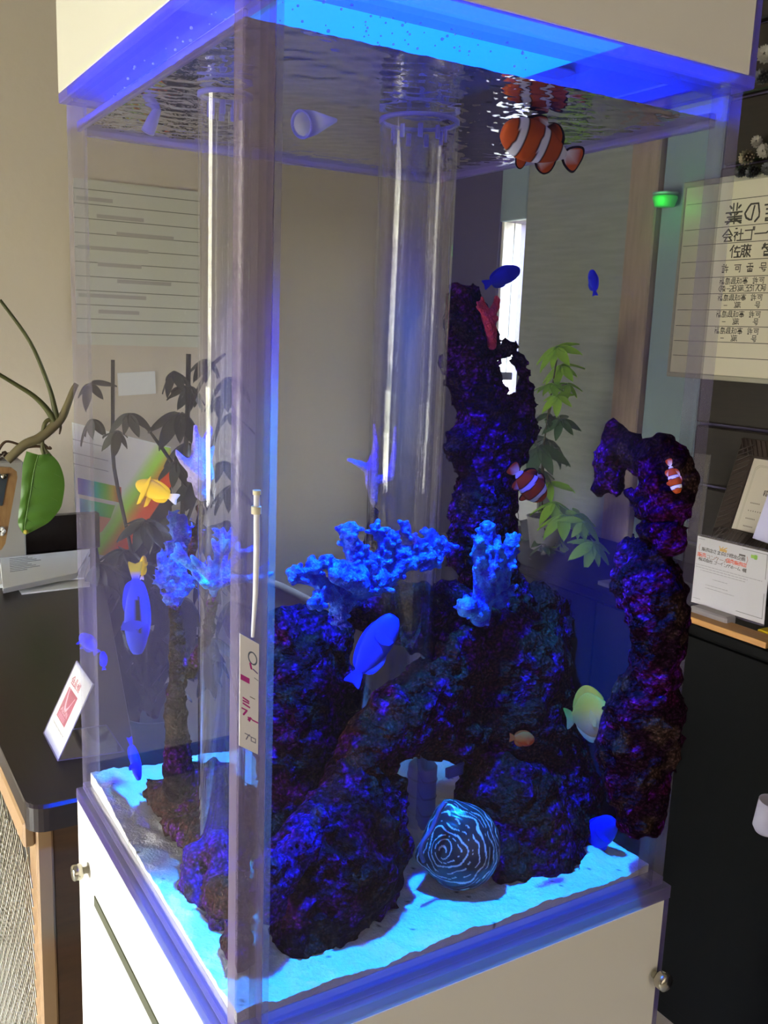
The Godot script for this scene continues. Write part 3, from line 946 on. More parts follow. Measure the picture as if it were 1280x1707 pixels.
# ------------------------------------------------------------------ fish
# A lofted body from nose to tail base, with fins; u runs 0..1 along it, v is -1 at the belly and 1 at the back.
func fish(called: String, label: String, nose: Vector3, tail: Vector3, half: float, fat: float, style: String, paint: Callable, group := "", flip := false) -> void:
	var axis := (tail - nose)
	var L := axis.length()
	axis /= L
	var view := ((nose + tail) * 0.5 - CAM).normalized()
	var up := axis.cross(view).normalized()
	if (up.y < 0.0) != flip:
		up = -up
	var side := axis.cross(up).normalized()
	var o := thing(called, label, "fish", (nose + tail) * 0.5, group)
	var st := start()
	st.set_smooth_group(0)
	var n := 44
	var seg := 24
	var rings := []
	for i in n + 1:
		var u := float(i) / n
		var hgt := pow(sin(PI * pow(clampf(u * 0.92 + 0.035, 0.0, 1.0), 0.72)), 0.75)
		if style == "slim":
			hgt = pow(sin(PI * pow(clampf(u * 0.93 + 0.03, 0.0, 1.0), 0.8)), 0.62)
		elif style == "tang":
			hgt = pow(sin(PI * clampf(u * 0.94 + 0.02, 0.0, 1.0)), 0.9)
		hgt = maxf(hgt, 0.24 if u > 0.5 else 0.10)
		var wid := pow(sin(PI * pow(clampf(u * 0.95 + 0.03, 0.0, 1.0), 0.6)), 0.8) * fat
		wid = maxf(wid, fat * 0.10)
		var ring := []
		for j in seg:
			var an := TAU * j / seg
			ring.append([nose + axis * (u * L) + up * (sin(an) * hgt * half) + side * (cos(an) * wid * half), u, sin(an) * hgt])
		rings.append(ring)
	var vert := func(r: Array) -> void:
		st.set_color(paint.call(r[1], r[2], false))
		st.add_vertex(r[0])
	for i in n:
		for j in seg:
			var k := (j + 1) % seg
			for t in [[rings[i][j], rings[i][k], rings[i + 1][k]], [rings[i][j], rings[i + 1][k], rings[i + 1][j]]]:
				var mid: Vector3 = nose + axis * (t[0][1] * L)
				var c: Vector3 = (t[1][0] - t[0][0]).cross(t[2][0] - t[0][0])
				var s := [0, 2, 1] if c.dot((t[0][0] + t[1][0] + t[2][0]) / 3.0 - mid) > 0.0 else [0, 1, 2]
				for e in s:
					vert.call(t[e])
	for e in [0, n]:
		var c := nose + axis * (L * (-0.012 if e == 0 else 1.0))
		for j in seg:
			var a: Array = rings[e][j]
			var b: Array = rings[e][(j + 1) % seg]
			var cr: Vector3 = (a[0] - c).cross(b[0] - c)
			var fr := cr.dot(axis) * (-1.0 if e == 0 else 1.0) > 0.0
			for p in ([[c, 0.0 if e == 0 else 1.0, 0.0], b, a] if fr else [[c, 0.0 if e == 0 else 1.0, 0.0], a, b]):
				vert.call(p)
	# fins: outlines in (u, v), a dark margin round each
	var fins := [
		[Vector2(0.22, 0.75), Vector2(0.34, 1.22), Vector2(0.5, 1.34), Vector2(0.56, 1.10), Vector2(0.64, 1.22), Vector2(0.76, 1.18), Vector2(0.88, 0.75), Vector2(0.86, 0.3), Vector2(0.5, 0.6)],
		[Vector2(0.58, -0.6), Vector2(0.64, -1.05), Vector2(0.78, -1.25), Vector2(0.88, -0.95), Vector2(0.88, -0.3), Vector2(0.7, -0.4)],
		[Vector2(0.96, 0.22), Vector2(1.06, 0.55), Vector2(1.20, 0.68), Vector2(1.26, 0.35), Vector2(1.25, -0.25), Vector2(1.20, -0.68), Vector2(1.06, -0.55), Vector2(0.96, -0.22)],
		[Vector2(0.30, -0.75), Vector2(0.34, -1.25), Vector2(0.42, -1.42), Vector2(0.47, -1.2), Vector2(0.46, -0.7)]]
	if style == "slim":
		fins = [[Vector2(0.2, 0.8), Vector2(0.4, 1.16), Vector2(0.7, 1.06), Vector2(0.93, 0.6), Vector2(0.9, 0.1), Vector2(0.5, 0.5)],
			[Vector2(0.5, -0.75), Vector2(0.66, -1.12), Vector2(0.90, -0.85), Vector2(0.93, -0.15), Vector2(0.6, -0.4)],
			[Vector2(0.95, 0.2), Vector2(1.08, 0.46), Vector2(1.2, 0.56), Vector2(1.17, 0.0), Vector2(1.2, -0.56), Vector2(1.08, -0.46), Vector2(0.95, -0.2)]]
	elif style == "tang":
		fins = [[Vector2(0.15, 0.5), Vector2(0.3, 1.1), Vector2(0.55, 1.32), Vector2(0.8, 1.0), Vector2(0.93, 0.35), Vector2(0.6, 0.3)],
			[Vector2(0.3, -0.6), Vector2(0.55, -1.22), Vector2(0.8, -0.95), Vector2(0.93, -0.3), Vector2(0.6, -0.3)],
			[Vector2(0.96, 0.2), Vector2(1.18, 0.5), Vector2(1.15, 0.0), Vector2(1.18, -0.5), Vector2(0.96, -0.2)]]
	for f in fins:
		var mid := Vector2.ZERO
		var fine := []
		for i in f.size():
			for s in 4:
				fine.append(f[i].cubic_interpolate(f[(i + 1) % f.size()], f[(i - 1 + f.size()) % f.size()], f[(i + 2) % f.size()], s / 4.0))
		f = fine
		for p in f: mid += p / f.size()
		for layer in 2:
			var pts := PackedVector2Array()
			for p in f:
				var q: Vector2 = p if layer == 0 else p.lerp(mid, 0.17)
				pts.append(Vector2(q.x * L, q.y * half))
			var tris := Geometry2D.triangulate_polygon(pts)
			var th := 0.00035 if layer == 0 else 0.0007
			for s in [-1.0, 1.0]:
				for t in range(0, tris.size(), 3):
					var v := []
					for e in 3:
						var p := pts[tris[t + e]]
						v.append([nose + axis * p.x + up * p.y + side * (th * s), p.x / L, p.y / half])
					var cr: Vector3 = (v[1][0] - v[0][0]).cross(v[2][0] - v[0][0])
					for e in ([0, 2, 1] if cr.dot(side * s) > 0.0 else [0, 1, 2]):
						st.set_color(paint.call(v[e][1], v[e][2], layer == 0))
						st.add_vertex(v[e][0])
	put("body", done(st), M.fish, o)
	for s in [-1.0, 1.0]:
		var e := SphereMesh.new()
		e.radius = half * 0.11
		e.height = half * 0.22
		e.radial_segments = 12
		e.rings = 6
		put("eye", e, M.eye, o, nose + axis * (L * 0.12) + up * (half * 0.18) + side * (half * fat * 0.50 * s))
	# the pectoral fin on each flank
	for s in [-1.0, 1.0]:
		var ps := start()
		var a: Vector3 = nose + axis * (L * 0.30) + side * (half * fat * 0.90 * s) - up * half * 0.1
		var dirs := [axis * 0.2 + up * 0.25, axis * 0.30 + up * 0.08, axis * 0.32 - up * 0.1, axis * 0.24 - up * 0.3, axis * 0.08 - up * 0.36]
		for i in dirs.size() - 1:
			var b: Vector3 = a + dirs[i] * L * 0.5 + side * (0.03 * half * s)
			var c: Vector3 = a + dirs[i + 1] * L * 0.5 + side * (0.03 * half * s)
			for w in [-1.0, 1.0]:
				ps.set_color(paint.call(0.34, -0.2, false))
				tri(ps, a + side * 0.0003 * w, b + side * 0.0003 * w, c + side * 0.0003 * w, side * w)
		put("pectoral_fin", done(ps), M.fish, o)

func build_fish() -> void:
	var clown := func(u: float, v: float, rim: bool) -> Color:
		var orange := Color(0.50, 0.085, 0.012)
		var white := Color(0.80, 0.80, 0.85)
		var dark := Color(0.015, 0.006, 0.012)
		if rim:
			return dark
		for b in [[0.17 - 0.03 * absf(v), 0.27], [0.50 + 0.05 * absf(v), 0.63], [0.90, 1.03]]:
			if u > b[0] and u < b[1]:
				return white
			if u > b[0] - 0.022 and u < b[1] + 0.022:
				return dark
		return orange.lerp(Color(0.30, 0.04, 0.02), clampf(v * 0.8 - 0.2, 0.0, 0.7))
	var damsel := func(u: float, v: float, _rim: bool) -> Color:
		return Color(0.015, 0.02, 0.80).lerp(Color(0.03, 0.05, 0.55), clampf(-v, 0.0, 1.0))
	var yellow := func(u: float, v: float, _rim: bool) -> Color:
		return Color(0.85, 0.55, 0.03) if u < 1.0 else Color(0.7, 0.65, 0.75)
	var regal := func(u: float, v: float, rim: bool) -> Color:
		var oval := ((u - 0.52) / 0.36) ** 2 + ((v - 0.15) / 0.40) ** 2
		if u > 1.02: return Color(0.8, 0.6, 0.03)
		return Color(0.008, 0.008, 0.02) if oval < 0.45 else Color(0.02, 0.05, 0.75)
	var clowns := "orange clownfish with pale bands"
	fish("clownfish", "large orange clownfish with three white bands swimming just under the water surface", on_z(839, 217, -0.10), on_z(943, 259, -0.10), 33.0 * pixel_at(on_z(890, 240, -0.10)), 0.42, "round", clown, clowns)
	fish("clownfish", "small orange clownfish heading down beside the rock pillar", on_z(905, 831, -0.17), on_z(861, 787, -0.17), 21.0 * pixel_at(on_z(880, 810, -0.17)), 0.45, "round", clown, clowns)
	fish("clownfish", "narrow orange clownfish added for a mirror image in the right pane", on_x(1130, 822, 0.372), on_x(1117, 776, 0.372), 10.0 * pixel_at(on_x(1125, 800, 0.372)), 0.6, "round", clown, clowns)  # a reflection in the right pane, built as a fish
	var dg := "small blue damselfish"
	fish("damselfish", "large vivid blue damselfish in front of the dark rock under the coral ledge", on_z(657, 1027, -0.07), on_z(597, 1122, -0.07), 25.0 * pixel_at(on_z(630, 1080, -0.07)), 0.40, "slim", damsel, dg)
	fish("damselfish", "blue damselfish swimming above the red soft coral", on_z(865, 449, -0.20), on_z(816, 471, -0.20), 14.0 * pixel_at(on_z(840, 460, -0.20)), 0.42, "slim", damsel, dg)
	fish("damselfish", "tiny dull blue damselfish alone in the open water by the right pane", on_x(986, 450, 0.41), on_x(991, 486, 0.41), 8.0 * pixel_at(on_x(988, 470, 0.41)), 0.5, "slim", damsel, dg)
	fish("damselfish", "dark blue damselfish low on the sand behind the brown rock base", on_x(1022, 1366, 0.418), on_x(976, 1414, 0.418), 22.0 * pixel_at(on_x(1000, 1390, 0.418)), 0.42, "slim", damsel, dg)
	fish("damselfish", "blue damselfish by the right corner edge just above the sand", on_x(1062, 1345, 0.425), on_x(1088, 1372, 0.425), 15.0 * pixel_at(on_x(1075, 1360, 0.425)), 0.5, "slim", damsel, dg)
	fish("damselfish", "blue damselfish at the far left edge of the left pane", on_x(136, 1058, 0.026), on_x(158, 1084, 0.026), 11.0 * pixel_at(on_x(146, 1070, 0.026)), 0.5, "slim", damsel, dg)
	fish("damselfish", "tiny upright blue damselfish behind the left pane, in front of the dark leaves", on_x(171, 1086, 0.02), on_x(173, 1112, 0.02), 6.0 * pixel_at(on_x(172, 1100, 0.02)), 0.5, "slim", damsel, dg)
	fish("damselfish", "thin blue damselfish diving past the plant pot behind the left pane", on_x(232, 1300, 0.03), on_x(218, 1240, 0.03), 8.0 * pixel_at(on_x(225, 1270, 0.03)), 0.5, "slim", damsel, dg)
	fish("tang", "blue tang with a dark oval mark hanging upright behind the left pane", on_x(229, 1090, 0.035), on_x(226, 962, 0.035), 20.0 * pixel_at(on_x(227, 1020, 0.035)), 0.35, "slim", regal)
	fish("yellow_fish", "slender yellow fish with a pale tail behind the left pane", on_x(229, 806, 0.04), on_x(284, 828, 0.04), 15.0 * pixel_at(on_x(258, 815, 0.04)), 0.45, "slim", yellow)
	fish("yellow_fish", "tiny yellow fish pointing upward above the blue tang", on_x(240, 927, 0.045), on_x(237, 960, 0.045), 6.0 * pixel_at(on_x(240, 945, 0.045)), 0.5, "slim", yellow)
	fish("yellow_tang", "pale yellow tall-bodied tang between the two dark rocks at the right", on_x(1020, 1186, 0.392), on_x(954, 1196, 0.392), 37.0 * pixel_at(on_x(985, 1180, 0.392)), 0.25, "tang", func(u, v, rim): return Color(0.34, 0.22, 0.03).lerp(Color(0.22, 0.16, 0.12), clampf(0.3 - v, 0.0, 1.0)))
	fish("orange_fish", "small dull orange fish hiding under the overhang of the middle rock", on_z(889, 1233, -0.045), on_z(856, 1230, -0.045), 12.0 * pixel_at(on_z(870, 1230, -0.045)), 0.5, "slim", func(u, v, rim): return Color(0.55, 0.10, 0.02))

# ------------------------------------------------------------------ pipes, nozzles, shell and what is fixed in the tank
func pipe_stack(called: String, label: String, at: Vector3, radii: Array, top: float) -> void:
	var o := thing(called, label, "pipe", Vector3(at.x, SAND, at.z), "clear overflow pipes")
	var i := 0
	for r in radii:
		var st := start()
		var t: float = top - 0.004 * i
		var th := 0.0022
		lathe(st, [Vector2(r - th, SAND - 0.01), Vector2(r, SAND - 0.01), Vector2(r, t - 0.001), Vector2(r - 0.001, t), Vector2(r - th, t - 0.001), Vector2(r - th, SAND - 0.01)], Vector3(at.x, 0, at.z), 56)
		put(["outer_tube", "inner_tube", "core_tube"][i], done(st), M.pipe_outer if i == 0 else M.pipe, o)
		i += 1
	var st := start()
	var r0: float = radii[0]
	lathe(st, [Vector2(r0 - 0.003, top - 0.003), Vector2(r0 + 0.0007, top - 0.003), Vector2(r0 + 0.0007, top), Vector2(r0 - 0.003, top)], Vector3(at.x, 0, at.z), 56)
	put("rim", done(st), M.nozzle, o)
	st = start()                       # the slotted strainer just inside the mouth
	for k in 9:
		var an := TAU * k / 9.0
		var c := Vector3(at.x + cos(an) * radii[1], top - 0.012, at.z + sin(an) * radii[1])
		box(st, Vector3(-0.0022, -0.006, -0.001), Vector3(0.0022, 0.005, 0.001), 0.0004, Basis(Vector3.UP, -an + PI / 2), c)
	put("strainer", done(st), M.nozzle, o)

func build_fittings() -> void:
	var p := on_z(690, 420, -0.165)
	pipe_stack("overflow_pipe", "wide clear overflow pipe of nested tubes in the middle of the tank", p, [0.0345, 0.0235, 0.0085], SURFACE - 0.004)
	p = on_z(374, 420, -0.19)
	pipe_stack("overflow_pipe", "thin clear overflow pipe of nested tubes next to the near corner", p, [0.0215, 0.0135, 0.005], SURFACE - 0.004)
	for s in [[on_z(504, 207, -0.09), on_z(573, 199, -0.09), 23.0, "clear cone nozzle tinted for blue light with an open ring end under the water surface"],
			[on_x(247, 218, 0.04), on_x(264, 178, 0.04), 11.0, "small clear cone nozzle tinted for blue light seen high through the left pane"]]:
		var o := thing("return_nozzle", s[3], "nozzle", s[0], "clear return nozzles")
		var r: float = s[2] * pixel_at(s[0])
		var ax: Vector3 = (s[1] - s[0])
		var st := start()
		var front := Basis(Quaternion(Vector3.UP, (ax.normalized() + (s[0] - CAM).normalized() * 0.55).normalized()))
		lathe(st, [Vector2(r * 0.8, 0), Vector2(r, 0), Vector2(r * 0.85, ax.length() * 0.35), Vector2(r * 0.42, ax.length() * 0.8), Vector2(r * 0.16, ax.length() * 1.1), Vector2(0.0, ax.length() * 1.12)], s[0], 36, front)
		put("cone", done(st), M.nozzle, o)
		st = start()
		var ring := []
		for i in 33:
			ring.append(s[0] + front * Vector3(cos(TAU * i / 32.0) * r * 0.93, -0.0008, sin(TAU * i / 32.0) * r * 0.93))
		tube(st, ring, [r * 0.10], 8, false)
		put("ring", done(st), M.nozzle, o)
	# threaded clear fitting under the arch and the blue strip beside it
	p = on_z(700, 1372, -0.15)
	var o := thing("threaded_fitting", "clear threaded plastic fitting standing behind the striped shell", "pipe fitting", p)
	var st := start()
	var r := 24.0 * pixel_at(p)
	lathe(st, [Vector2(r * 0.93, 0), Vector2(r, 0), Vector2(r, 0.062), Vector2(r * 0.9, 0.064), Vector2(r * 0.9, 0.0)], p, 40)
	put("tube", done(st), M.nozzle, o)
	st = start()
	for turn in 3:
		var pts := []
		for i in 25:
			pts.append(p + Vector3(cos(TAU * i / 24.0) * r, 0.012 + 0.018 * turn + 0.009 * i / 24.0, sin(TAU * i / 24.0) * r))
		tube(st, pts, [0.0011], 6)
	put("thread", done(st), M.edge_soft, o)
	st = start()
	var a := on_z(744, 1290, -0.15)
	var b := on_z(786, 1275, -0.15)
	box(st, Vector3(-0.0055, 0, -0.003), Vector3(0.0055, (b - a).length(), 0.003), 0.001, Basis(Quaternion(Vector3.UP, (b - a).normalized())), a)
	tag(put("plastic_strip", done(st), mat(Color(0.35, 0.40, 0.95), 0.4)), "short light blue plastic strip under the rock arch", "strip")
	shell()
	# banner and pole outside, refracted in the corner, built here as added objects
	var tip := on_z(428, 822, 0.003)
	var low := on_z(421, 1062, 0.003)
	o = thing("banner_pole", "thin white pole added for the refracted view at the near corner", "pole", low)
	st = start()
	tube(st, [low, low.lerp(tip, 0.3) + Vector3(0.0012, 0, 0), low.lerp(tip, 0.6) + Vector3(0.0012, 0, 0), tip], [0.0012, 0.0018, 0.0022, 0.0021], 10)
	put("pole", done(st), mat(Color(0.90, 0.90, 0.96), 0.5), o)
	st = start()
	tube(st, [tip - Vector3(0, 0.001, 0), tip + Vector3(0, 0.002, 0)], [0.0028, 0.0028], 12)
	var c := low.lerp(tip, 0.86)
	tube(st, [c, c + Vector3(0, 0.005, 0)], [0.0034, 0.0034], 12)
	put("cap", done(st), mat(Color(0.85, 0.82, 0.72), 0.5), o)
	var tl := on_z(400, 1056, 0.0016)
	var bl := on_z(399, 1243, 0.0016)
	var br := on_z(430, 1258, 0.0016)
	var ban := put("banner", slab(tl, bl, br, 0.0008), printed(banner_print()))
	tag(ban, "narrow white banner with pink katakana added for the refracted view", "banner")
	# bubbles along the water line of the front pane
	st = start()
	var rng := RandomNumberGenerator.new()
	rng.seed = 77
	for i in 90:
		var x := 0.03 + 0.20 * pow(rng.randf(), 1.2)
		var q := Vector3(x, SURFACE + rng.randf_range(0.001, 0.022), -0.0135 - rng.randf() * 0.003)
		if i > 60:
			q = Vector3(0.0075 + rng.randf() * 0.002, SURFACE + rng.randf_range(0.001, 0.02), -0.03 - rng.randf() * 0.3)
		var rr := rng.randf_range(0.0005, 0.0013)
		lathe(st, [Vector2(0, -rr), Vector2(rr * 0.8, -rr * 0.6), Vector2(rr, 0), Vector2(rr * 0.8, rr * 0.6), Vector2(0, rr)], q, 8)
	tag(put("bubbles", done(st), frosted(Color(0.8, 0.85, 0.95), 0.35, 0.2)), "small droplets and bubbles clinging inside the panes above the water line", "bubbles", "", "stuff")

func shell() -> void:
	var c := on_z(768, 1411, -0.075)
	var s := pixel_at(c)
	var o := thing("sea_shell", "dark rounded sea shell with white concentric stripes lying on the sand", "shell", c - Vector3(0, 70 * s, 0))
	var right := cam_basis.x
	var up := cam_basis.y
	var fwd := cam_basis.z
	var apex := (fwd * 0.86 + right * -0.42 + up * 0.10).normalized()
	var wob := FastNoiseLite.new()
	wob.seed = 3
	wob.frequency = 1.0
	wob.fractal_octaves = 2
	var n := 150
	var seg := 200
	var verts := PackedVector3Array()
	var cols := []
	var e1 := apex.cross(up).normalized()
	var e2 := e1.cross(apex)
	for i in n + 1:
		var th := PI * i / n
		for j in seg + 1:
			var an := TAU * j / seg
			var d := apex * cos(th) + (e1 * cos(an) + e2 * sin(an)) * sin(th)
			var l := Vector3(d.dot(right), d.dot(up), d.dot(fwd))
			var ext := 1.0 + 0.16 * exp(-(l - Vector3(-0.35, 0.94, 0.0)).length_squared() / 0.10) + 0.20 * exp(-(l - Vector3(-0.93, -0.15, 0.25)).length_squared() / 0.07) - 0.10 * exp(-(l - Vector3(-0.86, 0.45, 0.1)).length_squared() / 0.05)
			ext += 0.012 * sin(th * 22.0 + an)
			verts.append(c + right * (l.x * 66.0 * s * ext) + up * (l.y * 71.0 * s * ext) + fwd * (l.z * 50.0 * s))
			var spiral := th * 6.2 + an / TAU + wob.get_noise_3d(l.x * 1.2, l.y * 1.2, l.z * 1.2) * 1.4
			var f := absf(fposmod(spiral, 1.0) - 0.5)
			var bold := fposmod(spiral, 3.0) < 1.0
			var broken := wob.get_noise_3d(l.x * 3.0 + 5.0, l.y * 3.0, l.z * 3.0) > 0.22 and not bold
			cols.append(Color(0.62, 0.60, 0.62) if f < (0.15 if bold else 0.085) and not broken else Color(0.030, 0.020, 0.030))
	var index := PackedInt32Array()
	for i in n:
		for j in seg:
			var q := i * (seg + 1) + j
			index.append_array([q, q + seg + 1, q + 1, q + 1, q + seg + 1, q + seg + 2])
	# turn the faces outward
	var t0 := verts[index[0 + 3 * seg * n]]
	var t1 := verts[index[1 + 3 * seg * n]]
	var t2 := verts[index[2 + 3 * seg * n]]
	if (t1 - t0).cross(t2 - t0).dot(t0 - c) > 0.0:
		index.reverse()
	var k := [-1]
	var m := net(verts, index, func(_p, _n):
		k[0] += 1
		return cols[k[0]], wob)
	put("whorl", m, M.shell, o)
	var st := start()
	var lip := []
	for i in 9:
		var an := lerpf(1.0, 2.6, i / 8.0)
		lip.append(c + right * (cos(an) * -52.0 * s - 8.0 * s) + up * (sin(an) * 74.0 * s - 6.0 * s) + fwd * (10.0 * s))
	lip = []
	for q in ["742 1338", "733 1350", "727 1366", "718 1385", "706 1402", "701 1420", "706 1436"]:
		var v: PackedFloat64Array = q.split_floats(" ")
		lip.append(on_z(v[0], v[1], -0.068))
	tube(st, smooth_curve(lip, 4), [0.0022], 8)
	put("lip", done(st), mat(Color(0.35, 0.33, 0.55), 0.4), o)

# ------------------------------------------------------------------ print: lettering drawn stroke by stroke on a 10 x 10 grid
const GLYPHS := {
	"業": "4043 6063 2132 8172 0494 2435 7465 1696 2797? 0898 5459 4719 5799", "の": "524838170522317185877869", "許": "2030 0242 1434 1636 1838 1819 3839 1939 6054 5393 4696 7379",
	"会": "5005 5095 3474 1686 4629 2989 6699", "社": "2030 1343 4316 2629 3445 7179 5494 4999", "ゴ": "1272 7279 0979 8082 9092", "ー": "0595", "イ": "7005 4349",
	"佐": "3004 2329 4292 6145 5595 7589 7579 4999", "藤": "0191 3032 6062 1333 3339 1316 1609 1535 1737 4494 6349 6699 5256 8286 6669", "智": "2012 1151 0353 3104 3355 6191 6164 9194 6494 2686 2629 8689 2888 2989",
	"可": "0191 8189 8979 2363 2326 6366 2666", "番": "8020 0393 5056 5314 5394 2686 2629 8689 2888 2989 5659", "号": "2080 2023 8083 2383 0595 3547 4787 8779 7959", "福": "2030 1343 4316 2629 3445 5090 6282 6264 8284 6484 5696 5659 9699 5999 5798 7679",
	"島": "4030 2181 2126 8184 2282 2484 2696 9699 9989 1719 1969 4749 6769", "県": "3080 3036 8086 3282 3484 3686 1218 1898 5859 2719 7799", "知": "2011 1141 0444 2125 2509 2649 6292 6268 9298 6898", "事": "0191 5059 2373 2324 7374 2474 1585 8588 0696 1888 5949",
	"般": "2011 1119 5159 1151 0555 3233 3637 6163 6181 8184 8494 5696 6699 9659", "第": "2011 1141 6051 5191 1383 8385 1585 1517 1797 9799 5359 5709", "販": "1141 1117 4147 1343 1545 1747 1809 3749 5191 5158 5849 5494 9459 6499", "売": "5053 1191 2383 0595 0507 9597 3639 3909 6668 6898 9897",
	"店": "5051 0292 1218 1809 5357 5494 3787 3739 8789 3989", "さ": "1282 4066 2517 1739 3979", "ま": "1282 1484 5057 5737 3719 1949 4958 5889", "向": "5041 1292 1219 9299 9989 3565 3538 6568 3868", "け": "1019 1927 4393 7077 7759",
	"限": "1019 1131 3133 3315 3537 3717 5059 5090 9094 5292 5494 5979 7499 9375", "定": "5051 0203 0292 9293 2484 5458 5686 2608 2899", "企": "5005 5095 5459 5686 2629 0999", "画": "0191 2373 2327 7377 2777 2575 5157 1319 1999 9399",
	"コ": "1282 8288 1888", "ン": "1133 1989 8993", "ク": "3005 2282 8249", "ル": "3036 3609 6068 6896", "優": "3004 2329 4090 5282 5256 8286 5484 5686 4797 5949 6699 9669", "秀": "7020 0292 5005 5095 5056 2676 3609 7679 7999", "株": "2029 0343 2306 2345 5131 5494 7079 7449 7499 4494",
	"式": "0292 6066 6699 9997 1545 3548 1858 8091", "グ": "3005 2272 7249 8082 9092", "ホ": "1383 5059 5949 2538 2518 7588", "ム": "4018 1888 6699", "様": "2029 0343 2306 2345 5061 9081 5292 5494 7275 4696 7679 5749 7799", "ミ": "2182 2484 2798", "フ": "1181 8139",
	"ォ": "2484 6349 6328", "プ": "1171 7139 8092", "ロ": "1282 1218 8288 1888", "員": "3060 3032 6062 3262 2474 2428 7478 2676 2878 3909 6999", "(": "6034 3436 3669", ")": "4064 6466 6649", "-": "2585", "2": "1121 2171 7174 7419 1989", "6": "7030 3016 1639 3979 7987 8775 7515",
	"3": "1080 8044 4484 8488 8869 6919", "1": "3250 5059", "7": "1080 8039", "8": "3060 6083 8364 6434 3413 1330 6486 8669 6939 3916 1634", "0": "3060 6083 8386 8669 6939 3916 1613 1330", "A": "5009 5099 2575", "E": "8020 2029 2989 2575", "O": "3060 6083 8386 8669 6939 3916 1613 1330", "N": "1910 1089 8980", "ニ": "2282 0898", "創": "4005 4075 2565 2426 2666 2757 2729 5759 2959 8387 9099", "感": "1191 1118 6069 9197 2343 2546 2729 5869 8689"}

func write(img: Image, text: String, x: float, y: float, size: float, c: Color, thick := 0.0, wide := 1.0, gap := 1.12) -> void:
	var t := thick if thick > 0.0 else maxf(1.0, size * 0.085)
	for ch in text:
		for line in GLYPHS.get(ch, "").replace("?", "").split(" ", false):
			for k in range(0, line.length() - 3, 2):
				var a := Vector2(line[k].to_int(), line[k + 1].to_int()) / 9.0 * size
				var b := Vector2(line[k + 2].to_int(), line[k + 3].to_int()) / 9.0 * size
				stroke(img, Vector2(x + a.x * wide, y + a.y), Vector2(x + b.x * wide, y + b.y), t, c)
		x += size * wide * gap * (0.6 if ch in "()-0123456789" else 1.0)

func stroke(img: Image, a: Vector2, b: Vector2, t: float, c: Color) -> void:
	var n := int((b - a).length() / maxf(t * 0.35, 0.5)) + 1
	for i in n + 1:
		var p := a.lerp(b, float(i) / n) - Vector2.ONE * t * 0.5
		img.fill_rect(Rect2i(int(p.x), int(p.y), maxi(1, int(t)), maxi(1, int(t))), c)

func blank(w: int, h: int, c: Color) -> Image:
	var img := Image.create(w, h, false, Image.FORMAT_RGB8)
	img.fill(c)
	return img

func printed(img: Image, rough := 0.45) -> StandardMaterial3D:
	var m := mat(Color.WHITE, rough)
	m.albedo_texture = ImageTexture.create_from_image(img)
	return m

func banner_print() -> Image:
	var g := blank(128, 700, Color(0.94, 0.93, 0.95))
	var pink := Color(0.72, 0.15, 0.55)
	g.fill_rect(Rect2i(6, 245, 60, 34), pink)
	for i in 22:                        # the outline of a rounded emblem
		var a := TAU * i / 22.0
		stroke(g, Vector2(86 + cos(a) * 28, 110 + sin(a) * 36), Vector2(86 + cos(a + 0.3) * 28, 110 + sin(a + 0.3) * 36), 7, Color(0.32, 0.38, 0.48))
	stroke(g, Vector2(70, 150), Vector2(78, 176), 12, pink)
	stroke(g, Vector2(90, 176), Vector2(118, 186), 8, Color(0.45, 0.4, 0.6))
	stroke(g, Vector2(100, 225), Vector2(124, 230), 5, Color(0.6, 0.6, 0.65))
	write(g, "ミ", 14, 380, 52, pink, 10)
	write(g, "フ", 14, 450, 40, pink, 9)
	write(g, "ォー", 52, 478, 34, pink, 9)
	write(g, "ー", 72, 340, 30, Color(0.4, 0.35, 0.4), 5)
	write(g, "プロ", 34, 600, 38, Color(0.5, 0.5, 0.6), 6)
	return g

func board_print() -> Image:            # the builder's licence board; u follows the wall, v goes down
	var g := blank(1024, 960, Color(0.80, 0.77, 0.70))
	var ink := Color(0.20, 0.18, 0.17)
	var px := func(x: float) -> float: return (on_x(x, 400, 1.616).z + 1.105) / 0.48 * 1024.0
	var py := func(y: float) -> float: return (1.762 - on_x(1240, y, 1.616).y) / 0.450 * 960.0
	for y in [331, 376, 404, 433, 461, 489, 517, 545, 572, 598]:
		g.fill_rect(Rect2i(12, int(py.call(y)) - 2, 1000, 3), ink)
	var s: float = py.call(34) - py.call(0)
	write(g, "業の許可", px.call(1206), py.call(338), s, ink, 8, 1.0, 1.2)
	s = py.call(21) - py.call(0)
	write(g, "会社ゴーイ", px.call(1204), py.call(380), s, ink, 6, 1.0, 1.1)
	write(g, "佐藤", px.call(1219), py.call(408), s, ink, 6, 1.0, 1.1)
	write(g, "智", px.call(1272), py.call(408), s, ink, 6)
	s = py.call(14) - py.call(0)
	write(g, "許", px.call(1208), py.call(440), s, ink, 4.5)
	write(g, "可", px.call(1229), py.call(440), s, ink, 4.5)
	write(g, "番", px.call(1249), py.call(440), s, ink, 4.5)
	write(g, "号", px.call(1271), py.call(440), s, ink, 4.5)
	s = py.call(10.5) - py.call(0)
	for k in 4:
		var y: float = 463.0 + 28.0 * k
		var x: float = 1206.0
		write(g, "福島県知事", px.call(x), py.call(y), s, ink, 3.6, 1.0, 1.22)
		write(g, "許可", px.call(1262), py.call(y), s, ink, 3.6, 1.0, 1.25)
		write(g, "(般-28)第33170号" if k == 0 else "-", px.call(1204 if k == 0 else 1216), py.call(y + 12.5), s, ink, 3.6, 1.0, 1.12)
		if k > 0:
			write(g, ")第", px.call(1232), py.call(y + 12.5), s, ink, 3.6)
			write(g, "号", px.call(1270), py.call(y + 12.5), s, ink, 3.6)
	return g

